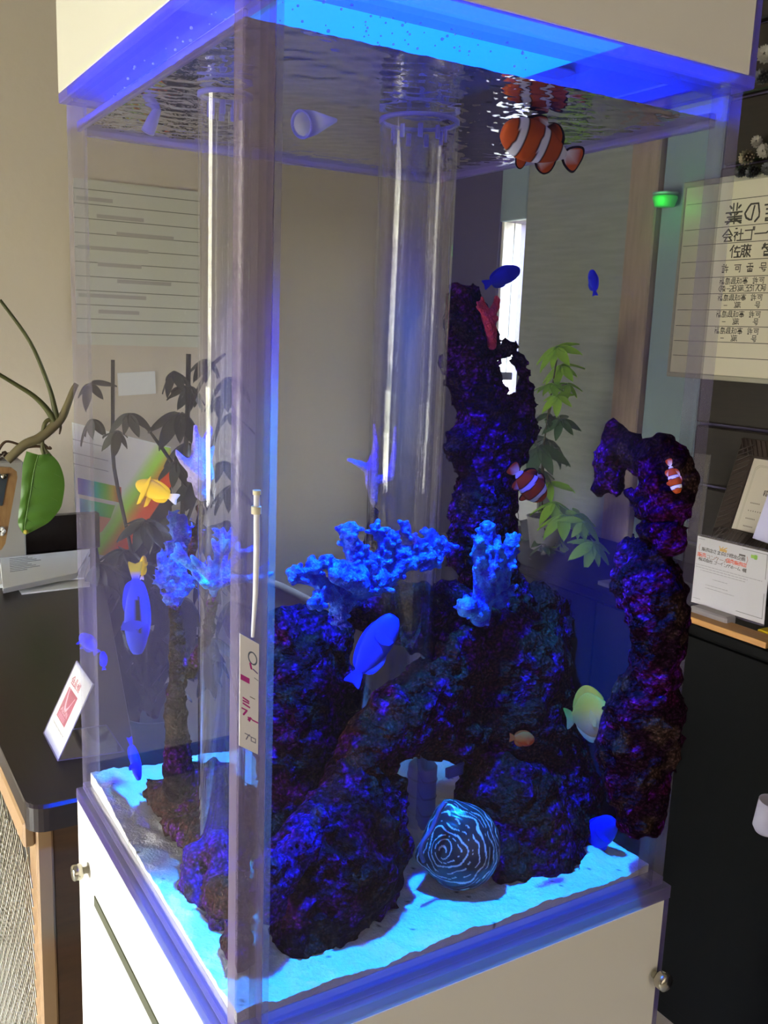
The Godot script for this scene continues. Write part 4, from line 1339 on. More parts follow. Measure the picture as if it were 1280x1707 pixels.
func award_print() -> Image:
	var g := blank(768, 720, Color(0.80, 0.79, 0.82))
	var ink := Color(0.25, 0.23, 0.25)
	var red := Color(0.85, 0.33, 0.25)
	var grey := Color(0.45, 0.45, 0.47)
	for i in 6: g.fill_rect(Rect2i(480 + i * 3, 22 + i, 270 - i * 3, 1), grey)
	g.fill_rect(Rect2i(742, 28, 6, 250), grey)
	g.fill_rect(Rect2i(742, 420, 6, 250), grey)
	g.fill_rect(Rect2i(480, 668, 268, 6), grey)
	g.fill_rect(Rect2i(16, 22, 70, 4), grey)
	g.fill_rect(Rect2i(16, 664, 80, 4), grey)
	var gold := Color(0.80, 0.62, 0.30)
	for i in 5:
		stroke(g, Vector2(268, 96), Vector2(250 + i * 20, 58 if i % 2 == 0 else 78), 8, gold)
	g.fill_rect(Rect2i(254, 80, 78, 26), gold)
	stroke(g, Vector2(36, 84), Vector2(28, 120), 5, Color(0.7, 0.5, 0.5))
	stroke(g, Vector2(28, 120), Vector2(38, 156), 5, Color(0.7, 0.5, 0.5))
	stroke(g, Vector2(546, 96), Vector2(556, 130), 6, Color(0.7, 0.5, 0.5))
	stroke(g, Vector2(556, 130), Vector2(544, 168), 6, Color(0.7, 0.5, 0.5))
	g.fill_rect(Rect2i(584, 62, 66, 34), Color(0.55, 0.74, 0.22))
	g.fill_rect(Rect2i(618, 56, 28, 48), Color(0.48, 0.70, 0.20))
	write(g, "販売店さま向け限定企画", 60, 108, 38, ink, 5.5, 1.0, 1.13)
	g.fill_rect(Rect2i(462, 84, 66, 18), ink)
	write(g, "販売", 18, 170, 44, red, 6)
	write(g, "コンクール", 122, 176, 38, Color(0.55, 0.42, 0.38), 5, 1.0, 1.25)
	write(g, "優秀販売店", 332, 166, 40, red, 6.5, 1.0, 1.1)
	write(g, "株式会社", 36, 222, 36, ink, 5, 1.0, 1.08)
	write(g, "ゴーイングホーム", 206, 224, 32, ink, 4, 1.0, 1.12)
	write(g, "様", 512, 222, 36, ink, 6)
	for row in [[10, 300, 700], [14, 326, 560], [70, 352, 470], [210, 420, 150], [140, 492, 240], [140, 524, 180], [340, 526, 100]]:
		var x: float = row[0]
		while x < row[0] + row[2]:
			g.fill_rect(Rect2i(int(x), row[1], 7, 8), Color(0.52, 0.51, 0.54))
			x += 11.0 if int(x) % 5 else 18.0
	return g

func card_print() -> Image:
	var g := blank(420, 640, Color(0.95, 0.95, 0.95))
	var pink := Color(0.66, 0.10, 0.33)
	for i in 40: g.fill_rect(Rect2i(0, i, 420, 1), Color(0.55, 0.58, 0.80).lerp(Color(0.95, 0.95, 0.95), i / 40.0))
	for i in 60: g.fill_rect(Rect2i(0, 580 + i, 420, 1), Color(0.95, 0.95, 0.95).lerp(Color(0.62, 0.62, 0.85), i / 60.0))
	write(g, "会員様", 58, 96, 62, pink, 9, 1.0, 1.08)
	g.fill_rect(Rect2i(70, 190, 215, 250), pink)
	for i in 30:                        # the swoosh across the square
		var t := i / 30.0
		var a := Vector2(96 + 120 * t, 196 + 150 * sin(t * 2.4))
		var b := Vector2(96 + 120 * (t + 0.034), 196 + 150 * sin((t + 0.034) * 2.4))
		stroke(g, a, b, 10 + 12 * sin(t * PI), Color(0.93, 0.72, 0.80))
	for i in 12:
		var t := i / 12.0
		stroke(g, Vector2(216 + 34 * t, 298 - 80 * t), Vector2(219 + 36 * t, 290 - 80 * t), 7, Color(0.93, 0.72, 0.80))
	write(g, "AEON", 98, 346, 36, Color(0.93, 0.75, 0.82), 5, 1.0, 1.1)
	for i in 3: g.fill_rect(Rect2i(92, 396 + i * 13, 150, 6), Color(0.85, 0.55, 0.68))
	for i in 14: g.fill_rect(Rect2i(56 + i * 20, 488, 13, 14 if i % 3 else 9), Color(0.42, 0.43, 0.45))
	return g

func spectrum(t: float) -> Color:
	var g := Gradient.new()
	g.set_color(0, Color(0.35, 0.05, 0.75))
	g.set_color(1, Color(0.70, 0.18, 0.12))
	g.add_point(0.2, Color(0.15, 0.30, 0.95))
	g.add_point(0.42, Color(0.15, 0.85, 0.75))
	g.add_point(0.62, Color(0.45, 0.80, 0.25))
	g.add_point(0.8, Color(0.85, 0.75, 0.2))
	return g.sample(t)

func dispersion_print() -> Image:  # light split by the acrylic, painted on as colour bands
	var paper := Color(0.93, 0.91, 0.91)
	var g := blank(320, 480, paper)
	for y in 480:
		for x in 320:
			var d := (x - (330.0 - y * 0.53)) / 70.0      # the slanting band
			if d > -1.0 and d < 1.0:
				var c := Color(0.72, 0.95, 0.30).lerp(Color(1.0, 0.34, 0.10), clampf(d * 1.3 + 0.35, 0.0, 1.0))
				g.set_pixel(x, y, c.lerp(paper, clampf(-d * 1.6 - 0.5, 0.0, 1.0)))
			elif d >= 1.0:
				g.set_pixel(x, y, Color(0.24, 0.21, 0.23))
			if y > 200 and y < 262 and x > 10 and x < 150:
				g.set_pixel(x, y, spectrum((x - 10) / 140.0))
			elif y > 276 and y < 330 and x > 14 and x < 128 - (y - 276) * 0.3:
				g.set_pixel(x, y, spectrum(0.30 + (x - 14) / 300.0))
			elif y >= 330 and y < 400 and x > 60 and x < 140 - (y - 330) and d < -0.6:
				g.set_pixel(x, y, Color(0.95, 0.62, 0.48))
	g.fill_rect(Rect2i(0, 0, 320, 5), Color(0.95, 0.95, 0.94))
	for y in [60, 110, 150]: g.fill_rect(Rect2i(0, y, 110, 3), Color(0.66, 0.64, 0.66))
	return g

func reflection_print() -> Image:  # ruled rows of the licence board's reflection
	var g := blank(400, 600, Color(0.80, 0.80, 0.74))
	for i in 11: g.fill_rect(Rect2i(0, 34 + i * 52, 400, 3), Color(0.42, 0.42, 0.38))
	for i in 8:
		g.fill_rect(Rect2i(8 + (i % 3) * 60, 62 + i * 58, 110 + (i * 37) % 120, 14), Color(0.66, 0.66, 0.62))
	return g

# ------------------------------------------------------------------ the counter at the left and what lies on it
func prism(st: SurfaceTool, outline: Array, y0: float, y1: float, ch := 0.0) -> void:
	var flat := PackedVector2Array()
	var mid := Vector2.ZERO
	for p in outline:
		flat.append(Vector2(p.x, p.z))
		mid += Vector2(p.x, p.z) / outline.size()
	st.set_smooth_group(-1)
	var tris := Geometry2D.triangulate_polygon(flat)
	var inner := []
	for p in flat:
		inner.append(p - (p - mid).normalized() * ch)
	for t in range(0, tris.size(), 3):
		var a: Vector2 = inner[tris[t]]
		var b: Vector2 = inner[tris[t + 1]]
		var c: Vector2 = inner[tris[t + 2]]
		tri(st, Vector3(a.x, y1, a.y), Vector3(b.x, y1, b.y), Vector3(c.x, y1, c.y), Vector3.UP)
		tri(st, Vector3(flat[tris[t]].x, y0, flat[tris[t]].y), Vector3(flat[tris[t + 1]].x, y0, flat[tris[t + 1]].y), Vector3(flat[tris[t + 2]].x, y0, flat[tris[t + 2]].y), Vector3.DOWN)
	for i in flat.size():
		var k := (i + 1) % flat.size()
		var a := flat[i]
		var b := flat[k]
		var out := (a + b) * 0.5 - mid
		var o3 := Vector3(out.x, 0, out.y)
		quad(st, Vector3(a.x, y0, a.y), Vector3(b.x, y0, b.y), Vector3(b.x, y1 - ch, b.y), Vector3(a.x, y1 - ch, a.y), o3)
		if ch > 0.0:
			quad(st, Vector3(a.x, y1 - ch, a.y), Vector3(b.x, y1 - ch, b.y), Vector3(inner[k].x, y1, inner[k].y), Vector3(inner[i].x, y1, inner[i].y), o3 + Vector3.UP)

func build_table_side() -> void:
	var ty := 0.78
	var a := on_y(47, 1350, ty)
	var b := on_y(236, 1300, ty)
	var zf := a.z
	var bx := a.x + (on_z(236, 1300, zf).x - a.x)
	var zb := -2.0
	var d := on_y(170, 915, ty)
	var counter := thing("counter", "dark brown counter with a rounded corner beside the aquarium", "counter", Vector3((a.x + bx) * 0.5, 0, (zf + zb) * 0.5))
	var round_ := []
	for i in 7:
		var an := PI / 2 + (PI / 2) * i / 6.0
		round_.append(Vector3(a.x + 0.025 + cos(an) * 0.025, 0, zf - 0.025 + sin(an) * 0.025))
	var outline := round_ + [Vector3(a.x, 0, zb), Vector3(d.x, 0, zb), Vector3(bx, 0, zf)]
	var st := start()
	prism(st, outline, ty - 0.036, ty, 0.004)
	put("top", done(st), M.table, counter)
	st = start()
	box(st, Vector3(a.x + 0.034, 0.0, zf - 0.06), Vector3(bx - 0.02, ty - 0.036, zf - 0.03), 0.002)
	put("front_panel", done(st), M.table_side, counter)
	st = start()
	box(st, Vector3(a.x + 0.012, 0.0, zf - 0.07), Vector3(a.x + 0.034, ty - 0.036, zf - 0.022), 0.003)
	box(st, Vector3(a.x - 0.003, ty - 0.066, zb), Vector3(a.x + 0.012, ty - 0.030, zf - 0.024), 0.003)
	put("edge_strip", done(st), M.table_edge, counter)
	put("upstand", box_mesh(Vector3(a.x, ty, zb), Vector3(d.x, on_z(60, 862, zb + 0.03).y, zb + 0.03), 0.002), M.table, counter)
	put("side_panel", box_mesh(Vector3(a.x + 0.02, 0, zb), Vector3(a.x + 0.034, ty - 0.036, zf - 0.07)), mat(Color(0.20, 0.17, 0.13), 0.8), counter)
	# the wire mesh stretched over the counter's end
	st = start()
	var xm := a.x + 0.005
	var z1 := zf - 0.03
	var z2 := -1.5
	for dir in [-1.0, 1.0]:
		for i in 150:
			var pitch := 0.027
			var s := i * pitch
			# lines z = z1 - t, y = s +- t*slope clipped to the panel
			var pts := []
			for t in 25:
				var tt := t / 24.0 * (z1 - z2)
				var yy: float = s - 1.4 + tt * 1.25 if dir > 0.0 else s - tt * 1.25
				if yy > 0.0 and yy < ty - 0.07:
					pts.append(Vector3(xm + 0.0018 * dir, yy, z1 - tt))
			if pts.size() > 1:
				tube(st, [pts[0], pts[-1]], [0.001], 4, false)
	var wm := put("wire_mesh", done(st), M.wire, counter)
	wm.set_meta("kind", "stuff")

	# papers
	var g := "loose papers on the counter"
	var sheets := [["5 981, 128 955, 0 930, 150 915", 0.802, 0.012, "stack of printed sheets on the counter in front of the aquarium, topmost"], ["-10 975, 140 962, -10 938, 150 928", 0.789, 0.010, "wider white sheaf lying under the printed sheets on the counter"], ["36 989, 150 976, 10 950, 150 935", 0.784, 0.004, "white booklet at the bottom of the paper pile, sticking out to the right"]]
	for s in sheets:
		var q := []
		for bit in s[0].split(","):
			var v: PackedFloat64Array = bit.strip_edges().split_floats(" ")
			q.append(on_y(v[0], v[1], s[1]))
		st = start()
		prism(st, [q[0], q[1], q[3], q[2]], s[1] - s[2] + 0.0006, s[1], 0.0006)
		var top: bool = s[1] > 0.80
		var o := thing("paper_stack", s[3], "papers", Vector3(q[0].x, s[1] - s[2], q[0].z), g)
		put("sheets", done(st), M.paper, o)
		if top:                         # grey print on the uppermost sheet
			st = start()
			for r in 9:
				var e := 0.12 + 0.08 * r
				var p0: Vector3 = q[2].lerp(q[0], e * 0.7)
				var p1: Vector3 = q[3].lerp(q[1], e * 0.7)
				var u: Vector3 = p0.lerp(p1, 0.10)
				var w: Vector3 = p0.lerp(p1, 0.30 + 0.05 * ((r * 5) % 4))
				tube(st, [u + Vector3.UP * 0.0002, w + Vector3.UP * 0.0002], [0.0012], 4)
			put("print", done(st), mat(Color(0.55, 0.55, 0.56), 0.9), o)

	# card in a clear stand
	var cb := on_y(73, 1222, ty + 0.002)
	var cc := on_y(97, 1268, ty + 0.002)
	var base_dir := (on_y(140, 1262, ty + 0.002) - cc).normalized()
	var width := (cc - cb).length()
	var best := 0.10
	var ca := cb
	for i in 40:                        # how far the leaning card rises so that its corner shows where it does
		var len_ := 0.05 + 0.004 * i
		var p := cb + (base_dir * 0.42 + Vector3.UP * 0.91).normalized() * len_
		var r := (p - CAM)
		var y := 853.5 - FOCAL * r.dot(cam_basis.y) / -r.dot(cam_basis.z)
		if absf(y - 1103) < best * 1000.0:
			best = absf(y - 1103) / 1000.0
			ca = p
	var stand := thing("card_stand", "white and pink card in a clear bent acrylic stand on the dark counter", "sign", (cb + cc) * 0.5)
	put("card", slab(ca, cb, cc, 0.0008), printed(card_print()), stand)
	var nrm := (cc - cb).cross(ca - cb).normalized()
	put("front_sheet", slab(ca + nrm * 0.001, cb + nrm * 0.001, cc + nrm * 0.001, 0.0006), M.clear, stand)
	st = start()
	var cd := ca + cc - cb
	tube(st, [cb, ca, cd, cc, cc + base_dir * 0.09, cb + base_dir * 0.09, cb, cc], [0.0011], 6)
	put("edge", done(st), M.edge, stand)
	put("foot", slab(cb + base_dir * 0.09, cb, cc, 0.0015), M.clear, stand)

	# the trough with the creeper
	var zt := -1.86
	var p0 := on_z(-60, 762, zt)
	var p1 := on_z(39, 768, zt)
	var planter := thing("planter", "grey rectangular planter with bark at the left edge of the counter", "planter", Vector3((p0.x + p1.x) * 0.5, ty, zt - 0.05))
	st = start()
	box(st, Vector3(p0.x, ty, zt - 0.09), Vector3(p1.x, p1.y, zt), 0.004)
	put("box", done(st), mat(Color(0.56, 0.54, 0.52), 0.7), planter)
	var rng := RandomNumberGenerator.new()
	rng.seed = 15
	st = start()
	for i in 40:
		var c := Vector3(rng.randf_range(p0.x + 0.005, p1.x), p1.y + rng.randf_range(-0.002, 0.012), zt - rng.randf() * 0.08)
		tube(st, [c, c + Vector3(rng.randf_range(-0.02, 0.02), rng.randf_range(0, 0.008), rng.randf_range(-0.01, 0.01))], [0.004, 0.003], 5)
	var bark := put("bark", done(st), grained(Color(0.16, 0.10, 0.06), Color(0.30, 0.20, 0.11), 16, Vector3(20, 20, 20), 0.9), planter)
	bark.set_meta("kind", "stuff")
	var z := -1.70
	var vine := thing("creeper", "leggy green creeper with one large hanging leaf growing out of the grey planter", "plant", on_z(20, 765, z))
	var s := pixel_at(on_z(60, 760, z))
	for line in [["12 768 7, 40 742 8, 66 730 8, 92 708 8, 104 694 7, 112 676 6, 122 650 5, 128 640 4", "trunk"], ["96 704 5, 91 680 4.5, 80 640 3.5, 50 570 3, 0 500 2.6", "stem"], ["92 706 5.5, 78 682 5, 56 660 4, 28 642 3.5, -5 622 3.2", "stem"],
			["90 710 4, 84 700 3.5, 76 704 3.5, 72 718 3.5, 70 745 3.5, 74 760 3", "petiole"], ["70 735 3, 74 748 3, 84 760 3", "petiole"], ["98 700 3, 101 712 2.2, 99 724 1", "root"], ["30 748 2.5, 60 744 2.5, 84 748 2, 82 744 1", "root"], ["45 745 2.5, 66 738 2.5, 80 746 1.5", "root"], ["34 742 2, 10 736 2, -4 752 3", "root"]]:
		var pts := []
		var rad := []
		for bit in line[0].split(","):
			var v: PackedFloat64Array = bit.strip_edges().split_floats(" ")
			pts.append(on_z(v[0], v[1], z))
			rad.append(v[2] * s)
		var fine := smooth_curve(pts, 5)
		var rr := []
		for i in fine.size():
			var t := float(i) / (fine.size() - 1) * (rad.size() - 1)
			rr.append(lerpf(rad[int(t)], rad[mini(int(t) + 1, rad.size() - 1)], fposmod(t, 1.0)))
		st = start()
		tube(st, fine, rr, 10)
		put(line[1], done(st), mat([Color(0.42, 0.38, 0.26), Color(0.30, 0.31, 0.14), Color(0.34, 0.33, 0.18), Color(0.30, 0.22, 0.14)][["trunk", "stem", "petiole", "root"].find(line[1])], 0.55), vine)
	# the large leaf: two halves that bend up from the midrib
	st = start()
	st.set_smooth_group(0)
	var left := smooth_curve(px_line("44 752, 38 775, 36 800, 34 830, 31 855, 30 872, 36 886, 42 891", z), 5)
	var rib := smooth_curve(px_line("64 758, 58 778, 54 800, 50 826, 46 848, 43 866, 41 880, 42 891", z + 0.003), 5)
	var right := smooth_curve(px_line("84 756, 98 772, 107 798, 106 826, 100 848, 84 868, 62 882, 42 891", z + 0.003), 5)
	for half in [[left, rib], [rib, right]]:
		for i in left.size() - 1:
			for k in 6:
				var bend := func(t: float, row: int) -> Vector3:
					var q: Vector3 = half[0][row].lerp(half[1][row], t)
					q.z += 0.003 * sin(t * PI) + 0.0012 * sin(row * 0.9 + t * 3.0)
					return q
				var ta := k / 6.0
				var tb := (k + 1) / 6.0
				quad(st, bend.call(ta, i), bend.call(tb, i), bend.call(tb, i + 1), bend.call(ta, i + 1), Vector3(0, 0, 1))
	var leafm := mat(Color(0.27, 0.42, 0.14), 0.4)
	leafm.backlight_enabled = true
	leafm.backlight = Color(0.3, 0.4, 0.15)
	var lf := put("leaf", done(st), leafm, vine)
	st = start()
	tube(st, rib.map(func(q): return q + Vector3(0, 0, 0.001)), [0.0012], 6)
	for i in range(4, 26, 4):
		tube(st, [rib[i], right[mini(i + 6, right.size() - 1)].lerp(rib[i], 0.15) + Vector3(0, 0, 0.003)], [0.0006, 0.0004], 4)
	put("vein", done(st), mat(Color(0.36, 0.50, 0.22), 0.5), lf)
	st = start()
	lathe(st, [Vector2(0, -0.005), Vector2(0.006, -0.003), Vector2(0.005, 0.004), Vector2(0, 0.006)], on_z(43, 887, z + 0.006), 10)
	put("leaf_tip", done(st), mat(Color(0.62, 0.58, 0.20), 0.6), lf)

	# wooden plaque leaning at the left edge
	var zc := -1.42
	var w := px_line("-60 774, 20 780, 28 786, 29 796, 9 906, 3 916, -5 920, -90 926", zc)
	var plaque := thing("wooden_plaque", "rounded wooden plaque with a dark inset and a small white flower at the left edge", "plaque", Vector3(w[7].x, ty, zc))
	st = start()
	var flat := PackedVector2Array()
	for q in w: flat.append(Vector2(q.x, q.y))
	st.set_smooth_group(-1)
	var tris := Geometry2D.triangulate_polygon(flat)
	for t in range(0, tris.size(), 3):
		tri(st, w[tris[t]], w[tris[t + 1]], w[tris[t + 2]], Vector3(0, 0, 1))
		tri(st, w[tris[t]] - Vector3(0, 0, 0.012), w[tris[t + 1]] - Vector3(0, 0, 0.012), w[tris[t + 2]] - Vector3(0, 0, 0.012), Vector3(0, 0, -1))
	var mid: Vector3 = (w[0] + w[4]) * 0.5
	for i in w.size():
		var q0: Vector3 = w[i]
		var q1: Vector3 = w[(i + 1) % w.size()]
		quad(st, q0, q1, q1 - Vector3(0, 0, 0.012), q0 - Vector3(0, 0, 0.012), (q0 + q1) * 0.5 - mid)
	put("board", done(st), grained(Color(0.52, 0.38, 0.22), Color(0.60, 0.46, 0.28), 17, Vector3(14, 3, 14), 0.5), plaque)
	var in_ := px_line("-50 792, 14 793, 4 843, -60 846", zc + 0.001)
	put("inset", slab(in_[0], in_[3], in_[2], 0.002), mat(Color(0.20, 0.23, 0.25), 0.5), plaque)
	st = start()
	for i in 6:
		var an := TAU * i / 6.0
		var c := on_z(1, 886, zc + 0.003) + Vector3(cos(an), sin(an), 0) * 0.006
		lathe(st, [Vector2(0, -0.002), Vector2(0.0045, -0.001), Vector2(0.0045, 0.001), Vector2(0, 0.002)], c, 10, Basis(Vector3.RIGHT, PI / 2))
	put("flower", done(st), M.paper, plaque)
	st = start()
	lathe(st, [Vector2(0, 0.004), Vector2(0.005, 0.003), Vector2(0.006, 0)], on_z(6, 794, zc + 0.002), 14, Basis(Vector3.RIGHT, PI / 2))
	put("pin", done(st), M.chrome, plaque)

func px_line(text: String, z: float) -> Array:
	var out := []
	for bit in text.split(","):
		var v := bit.strip_edges().split_floats(" ")
		out.append(on_z(v[0], v[1], z))
	return out

# ------------------------------------------------------------------ umbrella plants
func leaflet_mesh() -> ArrayMesh:
	if not leaf_meshes.has("leaflet"):
		var st := start()
		st.set_smooth_group(0)
		var n := 8
		var at := func(i: int, s: float) -> Vector3:   # along +x, unit length, drooping at the tip
			var t := float(i) / n
			var w := 0.19 * pow(sin(PI * pow(t, 0.8)), 0.8)
			return Vector3(t, -0.18 * t * t + 0.05 * absf(s), w * s)
		for i in n:
			for s in [-1.0, 1.0]:
				for face in [1.0, -1.0]:
					quad(st, at.call(i, 0.0) + Vector3.UP * 0.004 * face, at.call(i + 1, 0.0) + Vector3.UP * 0.004 * face, at.call(i + 1, s) + Vector3.UP * 0.002 * face, at.call(i, s) + Vector3.UP * 0.002 * face, Vector3.UP * face)
		leaf_meshes["leaflet"] = done(st)
	return leaf_meshes["leaflet"]

func whorl(o: Node3D, c: Vector3, n: int, size: float, rng: RandomNumberGenerator, mats: Array, droop := 0.5) -> void:
	var face := ((CAM - c).normalized() * rng.randf_range(0.1, 0.8) + Vector3.UP + Vector3(rng.randf_range(-0.5, 0.5), 0, rng.randf_range(-0.5, 0.5))).normalized()
	var e1 := face.cross(Vector3(rng.randf_range(-1, 1), 0.3, rng.randf_range(-1, 1))).normalized()
	var e2 := face.cross(e1)
	for i in n:
		var an := TAU * (i + rng.randf_range(-0.15, 0.15)) / n
		var dir := (e1 * cos(an) + e2 * sin(an) + Vector3.DOWN * droop * rng.randf_range(0.6, 1.3)).normalized()
		var side := face.cross(dir).normalized() * -1.0
		var up := side.cross(dir)
		var s := size * rng.randf_range(0.75, 1.1)
		var leaf := put("leaf", leaflet_mesh(), mats[rng.randi() % mats.size()], o)
		leaf.transform = Transform3D(Basis(dir, up, dir.cross(up)).scaled(Vector3.ONE * s), c - o.position)

func build_behind() -> void:
	# the potted umbrella plant on the floor behind the tank
	var z := -1.74
	var foot := on_z(249, 1383, z)
	var rng := RandomNumberGenerator.new()
	rng.seed = 23
	var rim := on_z(256, 1185, z)
	var o := thing("umbrella_plant", "dark leafy umbrella plant in a tall grey pot on the floor behind the tank", "potted plant", Vector3(rim.x, 0, z))
	var h := rim.y
	var st := start()
	lathe(st, [Vector2(0.0, 0.0), Vector2(0.052, 0.0), Vector2(0.078, h - 0.03), Vector2(0.086, h - 0.03), Vector2(0.088, h), Vector2(0.080, h), Vector2(0.074, h - 0.05), Vector2(0, h - 0.05)], Vector3(rim.x, 0, z), 40)
	put("pot", done(st), mat(Color(0.40, 0.48, 0.45), 0.5), o)
	var stems := ["258 1195 6, 262 1120 6, 272 1030 5, 300 900 5, 306 800 5, 312 700 4, 314 590 4", "250 1190 6, 240 1100 6, 232 1000 5, 215 900 5, 190 780 4, 188 690 4, 188 600 3", "262 1190 4, 285 1080 3, 330 1060 2", "272 1030 3, 320 970 3, 350 940 2", "300 900 3, 350 760 3, 380 640 2", "300 880 3, 340 1000 2, 372 1040 2", "306 800 3, 250 720 2, 215 690 2", "258 1180 5, 225 1100 5, 170 1060 3", "340 1000 2, 352 1090 2, 348 1130 2", "312 690 3, 345 620 3, 375 590 2"]
	for line in stems:
		var pts := []
		var rr := []
		for bit in line.split(","):
			var v: PackedFloat64Array = bit.strip_edges().split_floats(" ")
			pts.append(on_z(v[0], v[1], z + rng.randf_range(-0.05, 0.05)))
			rr.append(v[2] * 0.0016)
		st = start()
		tube(st, smooth_curve(pts, 3), [rr[0], rr[0], rr[0], rr[1], rr[1], rr[1], rr[-1]], 7)
		put("stem", done(st), mat(Color(0.16, 0.15, 0.13), 0.7), o)
	var dark := [M.leaf_dark, mat(Color(0.08, 0.095, 0.09), 0.5), mat(Color(0.19, 0.22, 0.20), 0.5)]
	for q in ["318 1070 8 62", "352 1065 7 52", "300 1000 8 60", "340 960 7 50", "384 1005 7 55", "376 950 6 45", "285 1040 7 50", "255 985 8 60", "262 1060 7 50", "225 1040 8 62", "205 985 8 58", "175 1030 8 60", "160 985 7 52", "215 1110 8 55", "170 1110 7 52", "150 1080 6 48",
			"348 1120 5 36", "362 1100 5 34", "270 900 8 52", "240 870 7 45", "300 870 7 48", "345 880 7 44", "380 870 6 42", "385 810 6 44", "372 770 6 36", "300 690 7 44", "318 645 7 40", "290 620 6 30", "345 600 6 32", "380 630 6 42", "372 660 6 36", "384 690 5 36", "215 690 6 32", "195 720 5 28", "150 640 5 30", "152 700 5 30", "190 950 8 60", "235 945 8 60", "145 1030 7 55", "195 1060 8 60", "245 1090 8 58", "190 1120 8 56", "230 1140 7 50", "150 1130 7 50", "270 940 7 50", "285 1100 7 50", "310 930 7 50", "205 920 7 50", "165 940 7 50", "215 1165 7 44", "175 1170 7 44", "145 1180 6 40", "280 1140 5 40", "315 740 6 40", "295 770 6 40", "330 800 6 40"]:
		var v: PackedFloat64Array = q.split_floats(" ")
		var c := on_z(v[0], v[1], z + rng.randf_range(-0.10, 0.12))
		whorl(o, c, int(v[2]), v[3] * 0.0021, rng, dark, 0.9)
	# panel added for the board's reflection, and leaflet painted with dispersed light
	var zw := -2.094
	var tl := on_z(122, 296, zw)
	var bl := on_z(128, 574, zw)
	var br := on_z(333, 582, zw)
	bl.x = tl.x
	br.y = bl.y
	tag(put("board_reflection", slab(tl, bl, br, 0.004), printed(reflection_print(), 0.4)), "pale ruled panel added for the licence board reflection at the upper left", "reflection")
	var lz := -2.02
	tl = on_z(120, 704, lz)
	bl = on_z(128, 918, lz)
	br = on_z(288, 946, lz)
	tag(put("leaflet", slab(tl, bl, br, 0.003), printed(dispersion_print(), 0.4)), "grey leaflet painted with the rainbow of dispersed light behind the left pane", "leaflet")
	tl = on_z(196, 622, zw)
	tag(put("notice", slab(tl, on_z(198, 660, zw), on_z(260, 656, zw), 0.003), M.paper), "small blank pale notice on the wall under the ruled reflection panel", "notice")
	# dark mat on the beige floor
	st = start()
	var m0 := on_y(262, 1350, 0.0)
	prism(st, [Vector3(m0.x - 0.25, 0, m0.z), Vector3(1.0, 0, m0.z + 0.02), Vector3(1.0, 0, -0.75), Vector3(m0.x - 0.25, 0, -0.75)], 0.001, 0.010, 0.004)
	tag(put("floor_mat", done(st), bumpy(mat(Color(0.20, 0.20, 0.19), 1.0), 19, 0.2, 0.5, 10.0)), "dark grey carpet mat on the beige floor behind the tank", "mat")
	# a pale strip and a dark chair back seen low behind the left of the tank
	st = start()
	tube(st, [on_z(420, 960, -2.09), on_z(470, 978, -2.09), on_z(520, 1003, -2.09), on_z(640, 1065, -2.09)], [0.012], 8)
	tag(put("white_cable_duct", done(st), M.paper), "white cable duct slanting down the back wall behind the dark rock", "cable duct")

